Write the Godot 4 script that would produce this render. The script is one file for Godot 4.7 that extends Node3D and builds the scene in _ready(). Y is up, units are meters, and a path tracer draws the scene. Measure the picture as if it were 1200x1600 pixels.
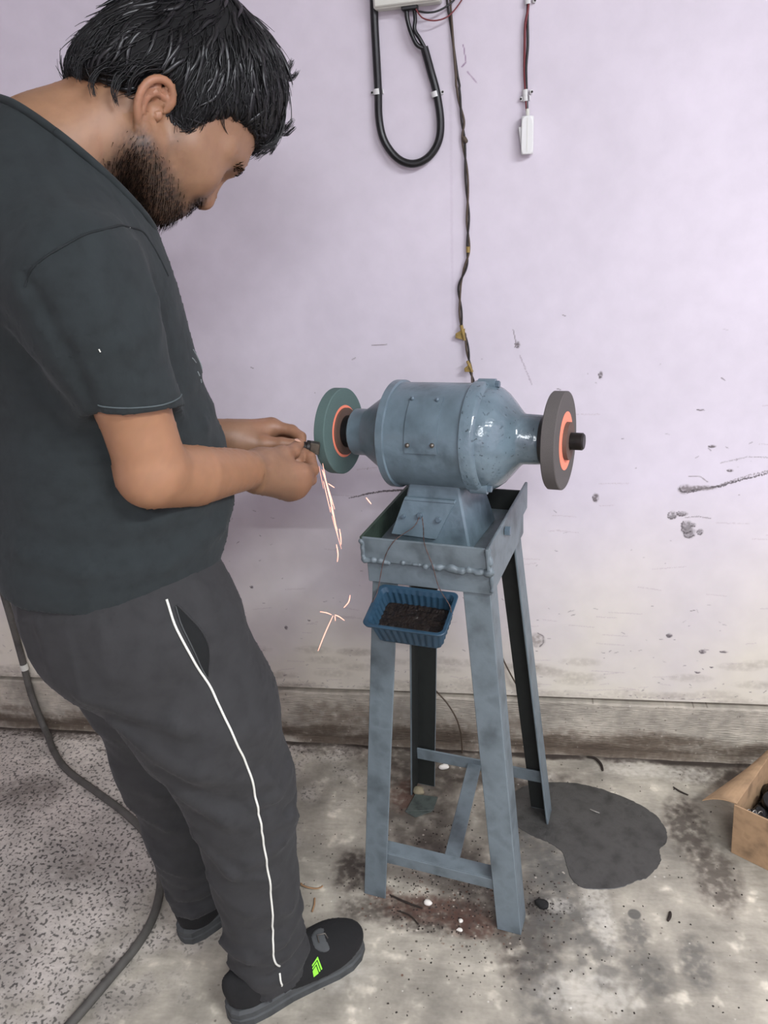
extends Node3D
# A man grinding a small steel piece on a blue-grey bench grinder in a workshop corner.
# Units are metres; the painted wall is the plane z = 0, the floor is y = 0.

var rng := RandomNumberGenerator.new()

# ---------------------------------------------------------------- distance fields
class Prim:
	var k := 0.02      # blend width
	var op := 0        # 0 union, 1 carve, 2 ridge, 3 cut by a plane
	var a: Vector3
	var b: Vector3
	var ba: Vector3
	var inv := 0.0
	var ra := 0.1
	var rb := 0.1
	func dist(p: Vector3) -> float:
		var pa := p - a
		var h := clampf(pa.dot(ba) * inv, 0.0, 1.0)
		return (pa - ba * h).length() - lerpf(ra, rb, h)

class Egg extends Prim:
	var xf := Transform3D()
	var r: Vector3
	var rr: Vector3
	func dist(p: Vector3) -> float:
		var q: Vector3 = xf * p
		var k0 := (q / r).length()
		var k1 := (q / rr).length()
		if k1 < 1e-9:
			return -minf(r.x, minf(r.y, r.z))
		return k0 * (k0 - 1.0) / k1

class Ridge extends Prim:
	func dist(p: Vector3) -> float:
		var pa := p - a
		var h := clampf(pa.dot(ba) * inv, 0.0, 1.0)
		var d := (pa - ba * h).length() / ra
		return rb * exp(-d * d) if d < 2.6 else 0.0

class Cut extends Prim:
	func dist(p: Vector3) -> float:
		return p.dot(a) - ra

class Capped extends Prim:
	# a cone that stops flat at b
	var dir: Vector3
	func dist(p: Vector3) -> float:
		var pa := p - a
		var h := clampf(pa.dot(ba) * inv, 0.0, 1.3)
		var d := (pa - ba * h).length() - lerpf(ra, rb, h)
		return maxf(d, (p - b).dot(dir))

class Field:
	var prims: Array[Prim] = []
	var noise: FastNoiseLite
	var amp := 0.0
	var frame := Transform3D()
	var scl := 1.0
	func cone(a: Vector3, b: Vector3, ra: float, rb: float, k := 0.02, op := 0) -> Prim:
		var p := Prim.new()
		p.a = frame * a
		p.b = frame * b
		p.ba = p.b - p.a
		p.inv = 1.0 / maxf(p.ba.length_squared(), 1e-9)
		p.ra = ra
		p.rb = rb
		p.k = k
		p.op = op
		prims.append(p)
		return p
	func ball(a: Vector3, r: float, k := 0.02, op := 0) -> Prim:
		return cone(a, a + Vector3(0, 1e-4, 0), r, r, k, op)
	func egg(c: Vector3, r: Vector3, k := 0.02, op := 0, turn := Vector3.ZERO) -> Prim:
		var p := Egg.new()
		var bs := frame.basis * Basis.from_euler(turn)
		p.xf = Transform3D(bs, frame * c).affine_inverse()
		p.a = frame * c
		p.r = r
		p.rr = r * r
		p.k = k
		p.op = op
		prims.append(p)
		return p
	func capped(a: Vector3, b: Vector3, ra: float, rb: float, k: float, dir: Vector3, op := 0) -> void:
		var p := Capped.new()
		p.a = a
		p.b = b
		p.ba = b - a
		p.inv = 1.0 / p.ba.length_squared()
		p.ra = ra
		p.rb = rb
		p.k = k
		p.op = op
		p.dir = dir.normalized()
		prims.append(p)
	func ridge(a: Vector3, b: Vector3, w: float, h: float) -> void:
		var p := Ridge.new()
		p.a = frame * a
		p.b = frame * b
		p.ba = p.b - p.a
		p.inv = 1.0 / maxf(p.ba.length_squared(), 1e-9)
		p.ra = w
		p.rb = h
		p.op = 2
		prims.append(p)
	func folds(pts: Array, w: float, h: float) -> void:
		for i in pts.size() - 1:
			ridge(pts[i], pts[i + 1], w, h)
	func cut(n: Vector3, o: float) -> void:
		var p := Cut.new()
		p.a = n.normalized()
		p.ra = o
		p.op = 3
		prims.append(p)
	func value(p: Vector3, list: Array[Prim]) -> float:
		var d := 1.0
		for q in list:
			var e := q.dist(p)
			match q.op:
				0:
					var h := maxf(q.k - absf(d - e), 0.0)
					d = minf(d, e) - (h * h * 0.25 / q.k if h > 0.0 else 0.0)
				1:
					var h := maxf(q.k - absf(d + e), 0.0)
					d = maxf(d, -e) + (h * h * 0.25 / q.k if h > 0.0 else 0.0)
				2:
					d -= e
				3:
					d = maxf(d, e)
		if amp > 0.0:
			d += amp * noise.get_noise_3dv(p)
		return d
	func at(p: Vector3) -> float:
		return value(p, prims)
	func slope(p: Vector3, e := 0.002) -> Vector3:
		return Vector3(at(p + Vector3(e, 0, 0)) - at(p - Vector3(e, 0, 0)), at(p + Vector3(0, e, 0)) - at(p - Vector3(0, e, 0)), at(p + Vector3(0, 0, e)) - at(p - Vector3(0, 0, e))).normalized()
	func snap(p: Vector3, lift := 0.0) -> Vector3:
		for i in 6:
			p -= slope(p) * (at(p) - lift)
		return p

# surface nets: one vertex per crossed cell, one quad per crossed edge
class Nets:
	var v := PackedVector3Array()
	var n := PackedVector3Array()
	var idx := PackedInt32Array()
	var cells := {}
	func run(f: Field, lo: Vector3, hi: Vector3, c: float) -> void:
		cells = {}
		const B := 6
		var edges := PackedInt64Array()
		var nb := Vector3i(((hi - lo) / (c * B)).ceil())
		var rad := c * B * 0.87
		for bz in nb.z:
			for by in nb.y:
				for bx in nb.x:
					var org := lo + Vector3(bx, by, bz) * (c * B)
					var mid := org + Vector3.ONE * (c * B * 0.5)
					var dm := 9.0
					var ds := PackedFloat32Array()
					for q in f.prims:
						var e := q.dist(mid)
						ds.append(e)
						if q.op == 0 and e < dm:
							dm = e
					if dm > rad * 1.5 + 0.04:
						continue
					var list: Array[Prim] = []
					var skip := false
					for i in ds.size():
						var q := f.prims[i]
						match q.op:
							0:
								if ds[i] < dm + rad * 3.2 + q.k + 0.01:
									list.append(q)
							1:
								if ds[i] < rad * 1.7 + q.k + 0.01:
									list.append(q)
							2:
								var h := clampf((mid - q.a).dot(q.ba) * q.inv, 0.0, 1.0)
								if (mid - q.a - q.ba * h).length() < rad + q.ra * 2.6:
									list.append(q)
							3:
								if ds[i] > rad * 1.1:
									skip = true
								elif ds[i] > -rad * 1.1:
									list.append(q)
					if skip:
						continue
					var dc := f.value(mid, list)
					if absf(dc) > rad * 1.6 + 0.02:
						continue
					const S := B + 1
					var g := PackedFloat32Array()
					g.resize(S * S * S)
					var w := 0
					for z in S:
						for y in S:
							for x in S:
								g[w] = f.value(lo + Vector3(bx * B + x, by * B + y, bz * B + z) * c, list)
								w += 1
					for z in B:
						for y in B:
							for x in B:
								var o := x + S * (y + S * z)
								var s0 := g[o]
								var s1 := g[o + 1]
								var s2 := g[o + S]
								var s3 := g[o + S + 1]
								var s4 := g[o + S * S]
								var s5 := g[o + S * S + 1]
								var s6 := g[o + S * S + S]
								var s7 := g[o + S * S + S + 1]
								var inside := int(s0 < 0.0) + int(s1 < 0.0) + int(s2 < 0.0) + int(s3 < 0.0) + int(s4 < 0.0) + int(s5 < 0.0) + int(s6 < 0.0) + int(s7 < 0.0)
								if inside == 0 or inside == 8:
									continue
								var gr := Vector3(s1 + s3 + s5 + s7 - s0 - s2 - s4 - s6, s2 + s3 + s6 + s7 - s0 - s1 - s4 - s5, s4 + s5 + s6 + s7 - s0 - s1 - s2 - s3)
								var mean := (s0 + s1 + s2 + s3 + s4 + s5 + s6 + s7) * 0.125
								var gl := gr.length()
								var gn := gr / gl if gl > 1e-9 else Vector3.UP
								# gradient length per cell is gl / 4
								var t := clampf(-mean / maxf(gl * 0.25, 1e-9), -0.62, 0.62)
								var off := gn * t
								off = off.clamp(Vector3.ONE * -0.5, Vector3.ONE * 0.5)
								var ci := Vector3i(bx * B + x, by * B + y, bz * B + z)
								var key := ci.x + 1 + 4096 * (ci.y + 1 + 4096 * (ci.z + 1))
								cells[key] = v.size()
								v.append(org + (Vector3(x, y, z) + Vector3.ONE * 0.5 + off) * c)
								n.append(gn)
								if (s0 < 0.0) != (s1 < 0.0):
									edges.append(key * 8 + (1 if s0 < 0.0 else 0))
								if (s0 < 0.0) != (s2 < 0.0):
									edges.append(key * 8 + 2 + (1 if s0 < 0.0 else 0))
								if (s0 < 0.0) != (s4 < 0.0):
									edges.append(key * 8 + 4 + (1 if s0 < 0.0 else 0))
		const STEP := [1, 4096, 4096 * 4096]
		for e in edges:
			var key := e / 8
			var ax := (e % 8) / 2
			var pos := (e % 2) == 1
			var u: int = STEP[(ax + 1) % 3]
			var w: int = STEP[(ax + 2) % 3]
			if not (cells.has(key) and cells.has(key - u) and cells.has(key - w) and cells.has(key - u - w)):
				continue
			var i0: int = cells[key]
			var i1: int = cells[key - u]
			var i2: int = cells[key - u - w]
			var i3: int = cells[key - w]
			if pos:
				idx.append_array([i0, i2, i1, i0, i3, i2])
			else:
				idx.append_array([i0, i1, i2, i0, i2, i3])
	func smooth_normals() -> void:
		# fold facet normals in so that creases and cut rims shade as they are shaped
		var acc := PackedVector3Array()
		acc.resize(v.size())
		for t in range(0, idx.size(), 3):
			var a := idx[t]
			var b := idx[t + 1]
			var d := idx[t + 2]
			var m := (v[d] - v[a]).cross(v[b] - v[a])
			acc[a] += m
			acc[b] += m
			acc[d] += m
		for i in v.size():
			if acc[i].length_squared() > 1e-20:
				n[i] = acc[i].normalized()
	func mesh(color = null) -> ArrayMesh:
		var arr := []
		arr.resize(Mesh.ARRAY_MAX)
		arr[Mesh.ARRAY_VERTEX] = v
		arr[Mesh.ARRAY_NORMAL] = n
		arr[Mesh.ARRAY_INDEX] = idx
		if color != null:
			var cs := PackedColorArray()
			for i in v.size():
				cs.append(color.call(v[i], n[i]))
			arr[Mesh.ARRAY_COLOR] = cs
		var m := ArrayMesh.new()
		m.add_surface_from_arrays(Mesh.PRIMITIVE_TRIANGLES, arr)
		return m

# ---------------------------------------------------------------- plain shapes
class Shape:
	var v := PackedVector3Array()
	var n := PackedVector3Array()
	var uv := PackedVector2Array()
	func tri(a: Vector3, b: Vector3, c: Vector3, na: Vector3, nb: Vector3, nc: Vector3) -> void:
		if (c - a).cross(b - a).dot(na + nb + nc) >= 0.0:
			v.append_array([a, b, c])
			n.append_array([na, nb, nc])
		else:
			v.append_array([a, c, b])
			n.append_array([na, nc, nb])
	func flat(pts: Array, out: Vector3) -> void:
		# a convex polygon whose outside is on the side of «out»
		var m: Vector3 = (pts[1] - pts[0]).cross(pts[2] - pts[0]).normalized()
		if m.dot(out) < 0.0:
			m = -m
		for i in range(1, pts.size() - 1):
			tri(pts[0], pts[i], pts[i + 1], m, m, m)
	func hexa(p: Array) -> void:
		# eight corners: four of the bottom in order, then the four above them
		var c := Vector3.ZERO
		for q in p:
			c += q / 8.0
		for f in [[0, 1, 2, 3], [4, 5, 6, 7], [0, 1, 5, 4], [1, 2, 6, 5], [2, 3, 7, 6], [3, 0, 4, 7]]:
			var q := [p[f[0]], p[f[1]], p[f[2]], p[f[3]]]
			var m: Vector3 = (q[0] + q[1] + q[2] + q[3]) / 4.0
			flat(q, m - c)
	func chamfered(p: Array, e: float) -> void:
		# eight corners as in hexa, every edge cut back by e
		var c := Vector3.ZERO
		for q in p:
			c += q / 8.0
		const N := [[1, 3, 4], [0, 2, 5], [1, 3, 6], [2, 0, 7], [5, 7, 0], [4, 6, 1], [5, 7, 2], [6, 4, 3]]
		const F := [[0, 1, 2, 3], [4, 5, 6, 7], [0, 1, 5, 4], [1, 2, 6, 5], [2, 3, 7, 6], [3, 0, 4, 7]]
		var at := {}
		for fi in 6:
			for ci in F[fi]:
				var q: Vector3 = p[ci]
				for o in N[ci]:
					if o in F[fi]:
						var d: Vector3 = p[o] - p[ci]
						q += d.normalized() * minf(e, d.length() * 0.4)
				at[fi * 8 + ci] = q
			var pts := []
			for ci in F[fi]:
				pts.append(at[fi * 8 + ci])
			flat(pts, (pts[0] + pts[2]) / 2.0 - c)
		for ci in 8:
			var tr := []
			for fi in 6:
				if ci in F[fi]:
					tr.append(at[fi * 8 + ci])
			flat(tr, tr[0] - c)
			for o in N[ci]:
				if o > ci:
					var q := []
					for fi in 6:
						if ci in F[fi] and o in F[fi]:
							q.append(at[fi * 8 + ci])
							q.append(at[fi * 8 + o])
					if q.size() == 4:
						flat([q[0], q[1], q[3], q[2]], (q[0] + q[3]) / 2.0 - c)
	func box(c: Vector3, s: Vector3, e := 0.0, bs := Basis()) -> void:
		var h := s / 2.0
		var p := []
		for y in [-h.y, h.y]:
			for q in [[-1, -1], [1, -1], [1, 1], [-1, 1]]:
				p.append(c + bs * Vector3(q[0] * h.x, y, q[1] * h.z))
		if e > 0.0:
			chamfered(p, e)
		else:
			hexa(p)
	func tube(pts: PackedVector3Array, r: Variant, sides := 8, caps := true, squash := 1.0) -> void:
		var m := pts.size()
		var t0 := (pts[1] - pts[0]).normalized()
		var side := t0.cross(Vector3.UP if absf(t0.y) < 0.9 else Vector3.RIGHT).normalized()
		var rings := []
		var nor := []
		for i in m:
			var t := (pts[mini(i + 1, m - 1)] - pts[maxi(i - 1, 0)]).normalized()
			side = (side - t * side.dot(t)).normalized()
			var up := t.cross(side)
			var rr: float = r if r is float else r[i]
			var ring := PackedVector3Array()
			var nn := PackedVector3Array()
			for j in sides:
				var a := TAU * j / sides
				var d := side * cos(a) + up * sin(a)
				nn.append(d)
				ring.append(pts[i] + side * (cos(a) * rr) + up * (sin(a) * rr * squash))
			rings.append(ring)
			nor.append(nn)
		for i in m - 1:
			for j in sides:
				var k := (j + 1) % sides
				tri(rings[i][j], rings[i][k], rings[i + 1][k], nor[i][j], nor[i][k], nor[i + 1][k])
				tri(rings[i][j], rings[i + 1][k], rings[i + 1][j], nor[i][j], nor[i + 1][k], nor[i + 1][j])
		if caps:
			flat(Array(rings[0]), pts[0] - pts[1])
			flat(Array(rings[m - 1]), pts[m - 1] - pts[m - 2])
	func lathe(prof: Array, seg: int, xf := Transform3D(), crease := 35.0, from := 0.0, to := TAU) -> void:
		# prof: [along, radius] pairs, turned about the x axis; outside lies to the left of travel towards +x
		var whole := absf(to - from - TAU) < 1e-4
		for i in prof.size() - 1:
			var p: Vector2 = prof[i]
			var q: Vector2 = prof[i + 1]
			var m := Vector2(-(q.y - p.y), q.x - p.x).normalized()
			var ma := m
			var mb := m
			if i > 0:
				var o: Vector2 = p - prof[i - 1]
				var mo := Vector2(-o.y, o.x).normalized()
				if absf(rad_to_deg(mo.angle_to(m))) < crease:
					ma = (m + mo).normalized()
			if i < prof.size() - 2:
				var o: Vector2 = prof[i + 2] - q
				var mo := Vector2(-o.y, o.x).normalized()
				if absf(rad_to_deg(mo.angle_to(m))) < crease:
					mb = (m + mo).normalized()
			for j in seg:
				var a0 := from + (to - from) * j / seg
				var a1 := from + (to - from) * (j + 1) / seg
				var d0 := Vector3(0, sin(a0), cos(a0))
				var d1 := Vector3(0, sin(a1), cos(a1))
				var X := Vector3.RIGHT
				var A := xf * (X * p.x + d0 * p.y)
				var Bq := xf * (X * p.x + d1 * p.y)
				var Cq := xf * (X * q.x + d1 * q.y)
				var Dq := xf * (X * q.x + d0 * q.y)
				var bs := xf.basis
				var nA := bs * (X * ma.x + d0 * ma.y)
				var nB := bs * (X * ma.x + d1 * ma.y)
				var nC := bs * (X * mb.x + d1 * mb.y)
				var nD := bs * (X * mb.x + d0 * mb.y)
				if p.y > 1e-6:
					tri(A, Bq, Cq, nA, nB, nC)
				if q.y > 1e-6:
					tri(A, Cq, Dq, nA, nC, nD)
		if not whole:
			pass
	func prism(poly: PackedVector2Array, y0: float, y1: float, e := 0.0, xf := Transform3D()) -> void:
		# an outline in x and z raised from y0 to y1, its upper edge drawn in by e
		var idx := Geometry2D.triangulate_polygon(poly)
		var c := Vector2.ZERO
		for p in poly:
			c += p / poly.size()
		var top := PackedVector2Array()
		for i in poly.size():
			var t := (poly[(i + 1) % poly.size()] - poly[i - 1]).normalized()
			var nn := Vector2(t.y, -t.x)
			if nn.dot(poly[i] - c) < 0.0:
				nn = -nn
			top.append(poly[i] - nn * e)
		var bs := xf.basis
		for t in range(0, idx.size(), 3):
			tri(xf * v3(top[idx[t]], y1), xf * v3(top[idx[t + 1]], y1), xf * v3(top[idx[t + 2]], y1), bs.y, bs.y, bs.y)
			tri(xf * v3(poly[idx[t]], y0), xf * v3(poly[idx[t + 1]], y0), xf * v3(poly[idx[t + 2]], y0), -bs.y, -bs.y, -bs.y)
		var ye := y1 - e
		for i in poly.size():
			var j := (i + 1) % poly.size()
			var out := v3((poly[i] + poly[j]) / 2.0 - c, 0.0)
			var t := (poly[j] - poly[i])
			var nn := Vector3(t.y, 0, -t.x).normalized()
			if nn.dot(out) < 0.0:
				nn = -nn
			flat([xf * v3(poly[i], y0), xf * v3(poly[j], y0), xf * v3(poly[j], ye), xf * v3(poly[i], ye)], bs * nn)
			if e > 0.0:
				flat([xf * v3(poly[i], ye), xf * v3(poly[j], ye), xf * v3(top[j], y1), xf * v3(top[i], y1)], bs * (nn + Vector3.UP))
	func v3(p: Vector2, y: float) -> Vector3:
		return Vector3(p.x, y, p.y)
	func mesh() -> ArrayMesh:
		var arr := []
		arr.resize(Mesh.ARRAY_MAX)
		arr[Mesh.ARRAY_VERTEX] = v
		arr[Mesh.ARRAY_NORMAL] = n
		if uv.size() == v.size():
			arr[Mesh.ARRAY_TEX_UV] = uv
		var m := ArrayMesh.new()
		m.add_surface_from_arrays(Mesh.PRIMITIVE_TRIANGLES, arr)
		return m

func spline(pts: Array, per := 8) -> PackedVector3Array:
	var out := PackedVector3Array()
	for i in pts.size() - 1:
		var p0: Vector3 = pts[maxi(i - 1, 0)]
		var p1: Vector3 = pts[i]
		var p2: Vector3 = pts[i + 1]
		var p3: Vector3 = pts[mini(i + 2, pts.size() - 1)]
		for j in per:
			out.append(p1.cubic_interpolate(p2, p0, p3, float(j) / per))
	out.append(pts[-1])
	return out

# ---------------------------------------------------------------- naming and placing
var taken := {}

func numbered(called: String) -> String:
	if not taken.has(called):
		taken[called] = 0
		return called
	taken[called] += 1
	return "%s_%03d" % [called, taken[called]]

func tag(o: Node, label := "", category := "", group := "", kind := "") -> Node:
	if label:
		o.set_meta("label", label)
	if category:
		o.set_meta("category", category)
	if group:
		o.set_meta("group", group)
	if kind:
		o.set_meta("kind", kind)
	return o

func thing(called: String, label: String, category: String, where := Vector3.ZERO, turn := 0.0, group := "") -> Node3D:
	var o := Node3D.new()
	o.name = numbered(called)
	add_child(o)
	o.position = where
	o.rotation.y = turn
	tag(o, label, category, group)
	return o

func put(called: String, m: Mesh, mat: Material, parent: Node = null, where := Vector3.ZERO) -> MeshInstance3D:
	var o := MeshInstance3D.new()
	o.mesh = m
	o.material_override = mat
	o.cast_shadow = GeometryInstance3D.SHADOW_CASTING_SETTING_ON
	if parent == null:
		o.name = numbered(called)
		add_child(o)
	else:
		o.name = called
		parent.add_child(o, true)
	o.position = where
	return o

# ---------------------------------------------------------------- materials
var M := {}
var T := {}

func noise_tex(freq: float, ramp: Array, octaves := 4, size := 512, normal := false, strength := 4.0, type := FastNoiseLite.TYPE_SIMPLEX_SMOOTH, sd := 1) -> NoiseTexture2D:
	var t := NoiseTexture2D.new()
	var f := FastNoiseLite.new()
	f.noise_type = type
	f.seed = sd
	f.frequency = freq
	f.fractal_octaves = octaves
	t.noise = f
	t.width = size
	t.height = size
	t.seamless = true
	t.as_normal_map = normal
	t.bump_strength = strength
	if ramp.size():
		var g := Gradient.new()
		g.offsets = PackedFloat32Array(ramp.map(func(x): return x[0]))
		g.colors = PackedColorArray(ramp.map(func(x): return x[1]))
		t.color_ramp = g
	return t

func mat(called: String, c: Color, rough := 0.7, metal := 0.0, tex: Texture2D = null, scale := 1.0, bump: Texture2D = null, bump_cm := 0.1, bump_scale := 0.0) -> StandardMaterial3D:
	var m := StandardMaterial3D.new()
	m.resource_name = called
	m.albedo_color = c
	m.roughness = rough
	m.metallic = metal
	if tex or bump:
		m.uv1_triplanar = true
		m.uv1_scale = Vector3.ONE * scale
		if tex:
			m.albedo_texture = tex
		if bump:
			m.heightmap_enabled = true
			m.heightmap_texture = bump
			m.heightmap_scale = bump_cm
	M[called] = m
	return m

func gray(x: float) -> Color:
	return Color(x, x, x)

func _ready() -> void:
	# camera
	var cam := Camera3D.new()
	cam.name = "camera"
	cam.fov = 65.85
	cam.near = 0.05
	var pitch := deg_to_rad(-22.88)
	var yaw := deg_to_rad(10.965)
	cam.basis = Basis(Vector3.UP, yaw) * Basis(Vector3.RIGHT, pitch) * Basis(Vector3.BACK, deg_to_rad(-4.47))
	cam.position = Vector3(0, 1.6, 1.925)
	add_child(cam)
	cam.current = true
	# sky, exposure
	var we := WorldEnvironment.new()
	we.name = "environment"
	var env := Environment.new()
	env.background_mode = Environment.BG_COLOR
	env.background_color = Color(0.75, 0.82, 0.92)
	env.tonemap_mode = Environment.TONE_MAPPER_LINEAR
	env.tonemap_exposure = 1.0
	env.sdfgi_enabled = true
	env.ssao_enabled = true
	env.ssil_enabled = true
	we.environment = env
	add_child(we)
	# ceiling tube lamp right of the camera, and a fill lamp added behind
	tube_lamp(Vector3(1.55, 2.84, 2.1), 0.5, 11.0, "white ceiling tube lamp nearer the grinder")
	tube_lamp(Vector3(0.5, 2.84, 3.7), 0.0, 10.5, "white tube lamp added as fill at the back of the workshop")
	materials()
	room()
	stand()
	grinder()
	person()
	workpiece()
	tub()
	wall_fittings()
	carton()
	sparks()
	floor_bits()

func tube_lamp(at: Vector3, turn: float, power: float, label: String) -> void:
	var o := thing("tube_lamp", label, "lamp", at, turn)
	var body := StandardMaterial3D.new()
	body.albedo_color = Color(0.9, 0.9, 0.9)
	var glow := StandardMaterial3D.new()
	glow.albedo_color = Color(0.95, 0.95, 0.95)
	glow.emission_enabled = true
	glow.emission = Color(0.95, 0.97, 1.0)
	glow.emission_energy_multiplier = 2.0
	var s := Shape.new()
	s.box(Vector3(0, 0.04, 0), Vector3(1.25, 0.04, 0.07), 0.006)
	put("housing", s.mesh(), body, o)
	s = Shape.new()
	s.tube(PackedVector3Array([Vector3(-0.6, 0.003, 0), Vector3(0.6, 0.003, 0)]), 0.016, 14)
	put("tube", s.mesh(), glow, o)
	for x in [-0.605, 0.605]:
		s = Shape.new()
		s.box(Vector3(x, 0.008, 0), Vector3(0.025, 0.045, 0.04), 0.004)
		put("end_cap", s.mesh(), body, o)
	var l := AreaLight3D.new()
	l.name = "light"
	l.area_size = Vector2(1.2, 0.06)
	l.light_color = Color(0.96, 0.98, 1.0)
	l.light_energy = power
	l.area_range = 12.0
	l.shadow_enabled = true
	o.add_child(l)
	l.position = Vector3(0, -0.02, 0)
	l.rotation.x = -PI / 2

func materials() -> void:
	var fine := noise_tex(0.02, [], 5, 512, false, 4.0, FastNoiseLite.TYPE_SIMPLEX_SMOOTH, 7)
	var blot := noise_tex(0.006, [[0.0, gray(0.72)], [0.45, gray(0.95)], [0.7, gray(1.0)], [1.0, gray(0.86)]], 5, 512, false, 4.0, FastNoiseLite.TYPE_SIMPLEX_SMOOTH, 11)
	var cloth := noise_tex(0.012, [[0.0, gray(0.78)], [0.5, gray(0.93)], [1.0, gray(1.0)]], 5, 512, false, 4.0, FastNoiseLite.TYPE_SIMPLEX_SMOOTH, 5)
	var grit := noise_tex(0.11, [[0.0, gray(0.75)], [0.5, gray(0.95)], [1.0, gray(1.0)]], 3, 512, false, 4.0, FastNoiseLite.TYPE_SIMPLEX_SMOOTH, 3)
	T.fine = fine
	T.blot = blot
	mat("paint", Color(0.41, 0.475, 0.51), 0.30, 0.0, blot, 3.5, fine, 0.06).metallic_specular = 0.5
	mat("paint_gloss", Color(0.41, 0.475, 0.51), 0.18, 0.0, blot, 3.5, fine, 0.16)
	M.paint_gloss.detail_enabled = true
	M.paint_gloss.detail_blend_mode = BaseMaterial3D.BLEND_MODE_MUL
	M.paint_gloss.detail_albedo = noise_tex(0.045, [[0.0, gray(0.2)], [0.135, gray(0.25)], [0.165, gray(1.0)], [1.0, gray(1.0)]], 2, 512, false, 4.0, FastNoiseLite.TYPE_SIMPLEX_SMOOTH, 61)
	mat("paint_dull", Color(0.42, 0.463, 0.482), 0.5, 0.0, blot, 3.0, fine, 0.05)
	mat("near_black", Color(0.105, 0.12, 0.11), 0.7, 0.0, blot, 4.0)
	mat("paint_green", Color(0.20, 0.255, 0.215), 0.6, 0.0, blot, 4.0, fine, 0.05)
	mat("wheel_grey", Color(0.36, 0.34, 0.33), 0.9, 0.0, grit, 10.0, grit, 0.03)
	mat("wheel_green", Color(0.355, 0.44, 0.425), 0.9, 0.0, grit, 10.0, grit, 0.03)
	mat("label_orange", Color(0.97, 0.55, 0.44), 0.7)
	mat("paper_brown", Color(0.36, 0.28, 0.24), 0.75)
	mat("steel_dark", Color(0.17, 0.155, 0.145), 0.45, 0.6, blot, 8.0)
	mat("steel", Color(0.45, 0.43, 0.40), 0.4, 0.8)
	mat("bolt_paint", Color(0.36, 0.42, 0.46), 0.4, 0.2)
	mat("black_plastic", Color(0.06, 0.06, 0.065), 0.35)
	mat("white_plastic", Color(0.85, 0.85, 0.84), 0.4)
	mat("off_white", Color(0.80, 0.80, 0.76), 0.5)
	mat("red_wire", Color(0.42, 0.12, 0.14), 0.45)
	mat("flex_brown", Color(0.30, 0.25, 0.20), 0.6)
	mat("tape", Color(0.60, 0.50, 0.27), 0.6, 0.0, blot, 25.0)
	mat("cable_grey", Color(0.33, 0.32, 0.30), 0.7, 0.0, blot, 6.0)
	mat("tub_blue", Color(0.165, 0.275, 0.35), 0.42, 0.0, blot, 5.0)
	mat("sludge", Color(0.12, 0.092, 0.075), 0.3, 0.0, blot, 14.0, fine, 0.15)
	mat("wire_copper", Color(0.36, 0.29, 0.27), 0.5, 0.5)
	mat("card", Color(0.66, 0.54, 0.41), 0.85, 0.0, blot, 4.0, fine, 0.03)
	mat("card_in", Color(0.50, 0.40, 0.31), 0.9, 0.0, blot, 4.0)
	mat("shirt", Color(0.138, 0.164, 0.168), 0.95, 0.0, cloth, 5.0, fine, 0.04)
	M.shirt.rim_enabled = true
	M.shirt.rim = 0.25
	M.shirt.rim_tint = 0.5
	mat("trousers", Color(0.188, 0.188, 0.190), 0.9, 0.0, cloth, 4.0, fine, 0.04)
	M.trousers.rim_enabled = true
	M.trousers.rim = 0.2
	M.trousers.rim_tint = 0.5
	mat("piping", Color(0.86, 0.86, 0.82), 0.8)
	mat("pocket_dark", Color(0.05, 0.06, 0.06), 0.95)
	mat("seam", Color(0.10, 0.12, 0.125), 0.95)
	mat("shoe_black", Color(0.085, 0.085, 0.085), 0.95, 0.0, grit, 12.0, grit, 0.08)
	mat("sole", Color(0.27, 0.28, 0.28), 0.75, 0.0, blot, 6.0)
	mat("lime", Color(0.55, 0.92, 0.22), 0.5)
	mat("hair", Color(0.055, 0.055, 0.06), 0.34)
	mat("hair_base", Color(0.02, 0.02, 0.02), 0.9)
	mat("beard", Color(0.11, 0.082, 0.068), 0.95).specular_mode = BaseMaterial3D.SPECULAR_DISABLED
	var sk := mat("skin", Color(1, 1, 1), 0.5, 0.0)
	sk.vertex_color_use_as_albedo = true
	sk.subsurf_scatter_enabled = true
	sk.subsurf_scatter_strength = 0.12
	mat("faded", Color(0.50, 0.53, 0.53), 0.9)
	mat("stitch", Color(0.30, 0.335, 0.34), 0.9)
	mat("bit_end", Color(0.36, 0.33, 0.29), 0.35, 0.5, blot, 20.0)
	mat("flex_dark", Color(0.14, 0.12, 0.11), 0.6)
	mat("scrap", Color(0.12, 0.12, 0.125), 0.42, 0.5, blot, 9.0)
	mat("steel_bright", Color(0.72, 0.71, 0.68), 0.3, 0.7)
	mat("damp", Color(0.27, 0.265, 0.255), 0.4, 0.0, blot, 5.0, fine, 0.08)
	mat("offcut", Color(0.33, 0.36, 0.34), 0.5, 0.1, blot, 9.0)
	mat("tan", Color(0.60, 0.47, 0.34), 0.8)
	mat("tan_stone", Color(0.58, 0.54, 0.44), 0.85, 0.0, blot, 12.0)
	mat("twig", Color(0.15, 0.115, 0.09), 0.8)
	mat("chalk", Color(0.85, 0.83, 0.79), 0.9)
	mat("clod", Color(0.07, 0.065, 0.06), 0.8, 0.0, grit, 20.0, grit, 0.3)
	mat("grit", Color(0.16, 0.13, 0.11), 0.85)
	mat("nail", Color(0.80, 0.62, 0.52), 0.35)
	var sp := mat("spark", Color(1.0, 0.75, 0.6), 0.5)
	sp.emission_enabled = true
	sp.emission = Color(1.0, 0.70, 0.64)
	sp.emission_energy_multiplier = 1.5

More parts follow.
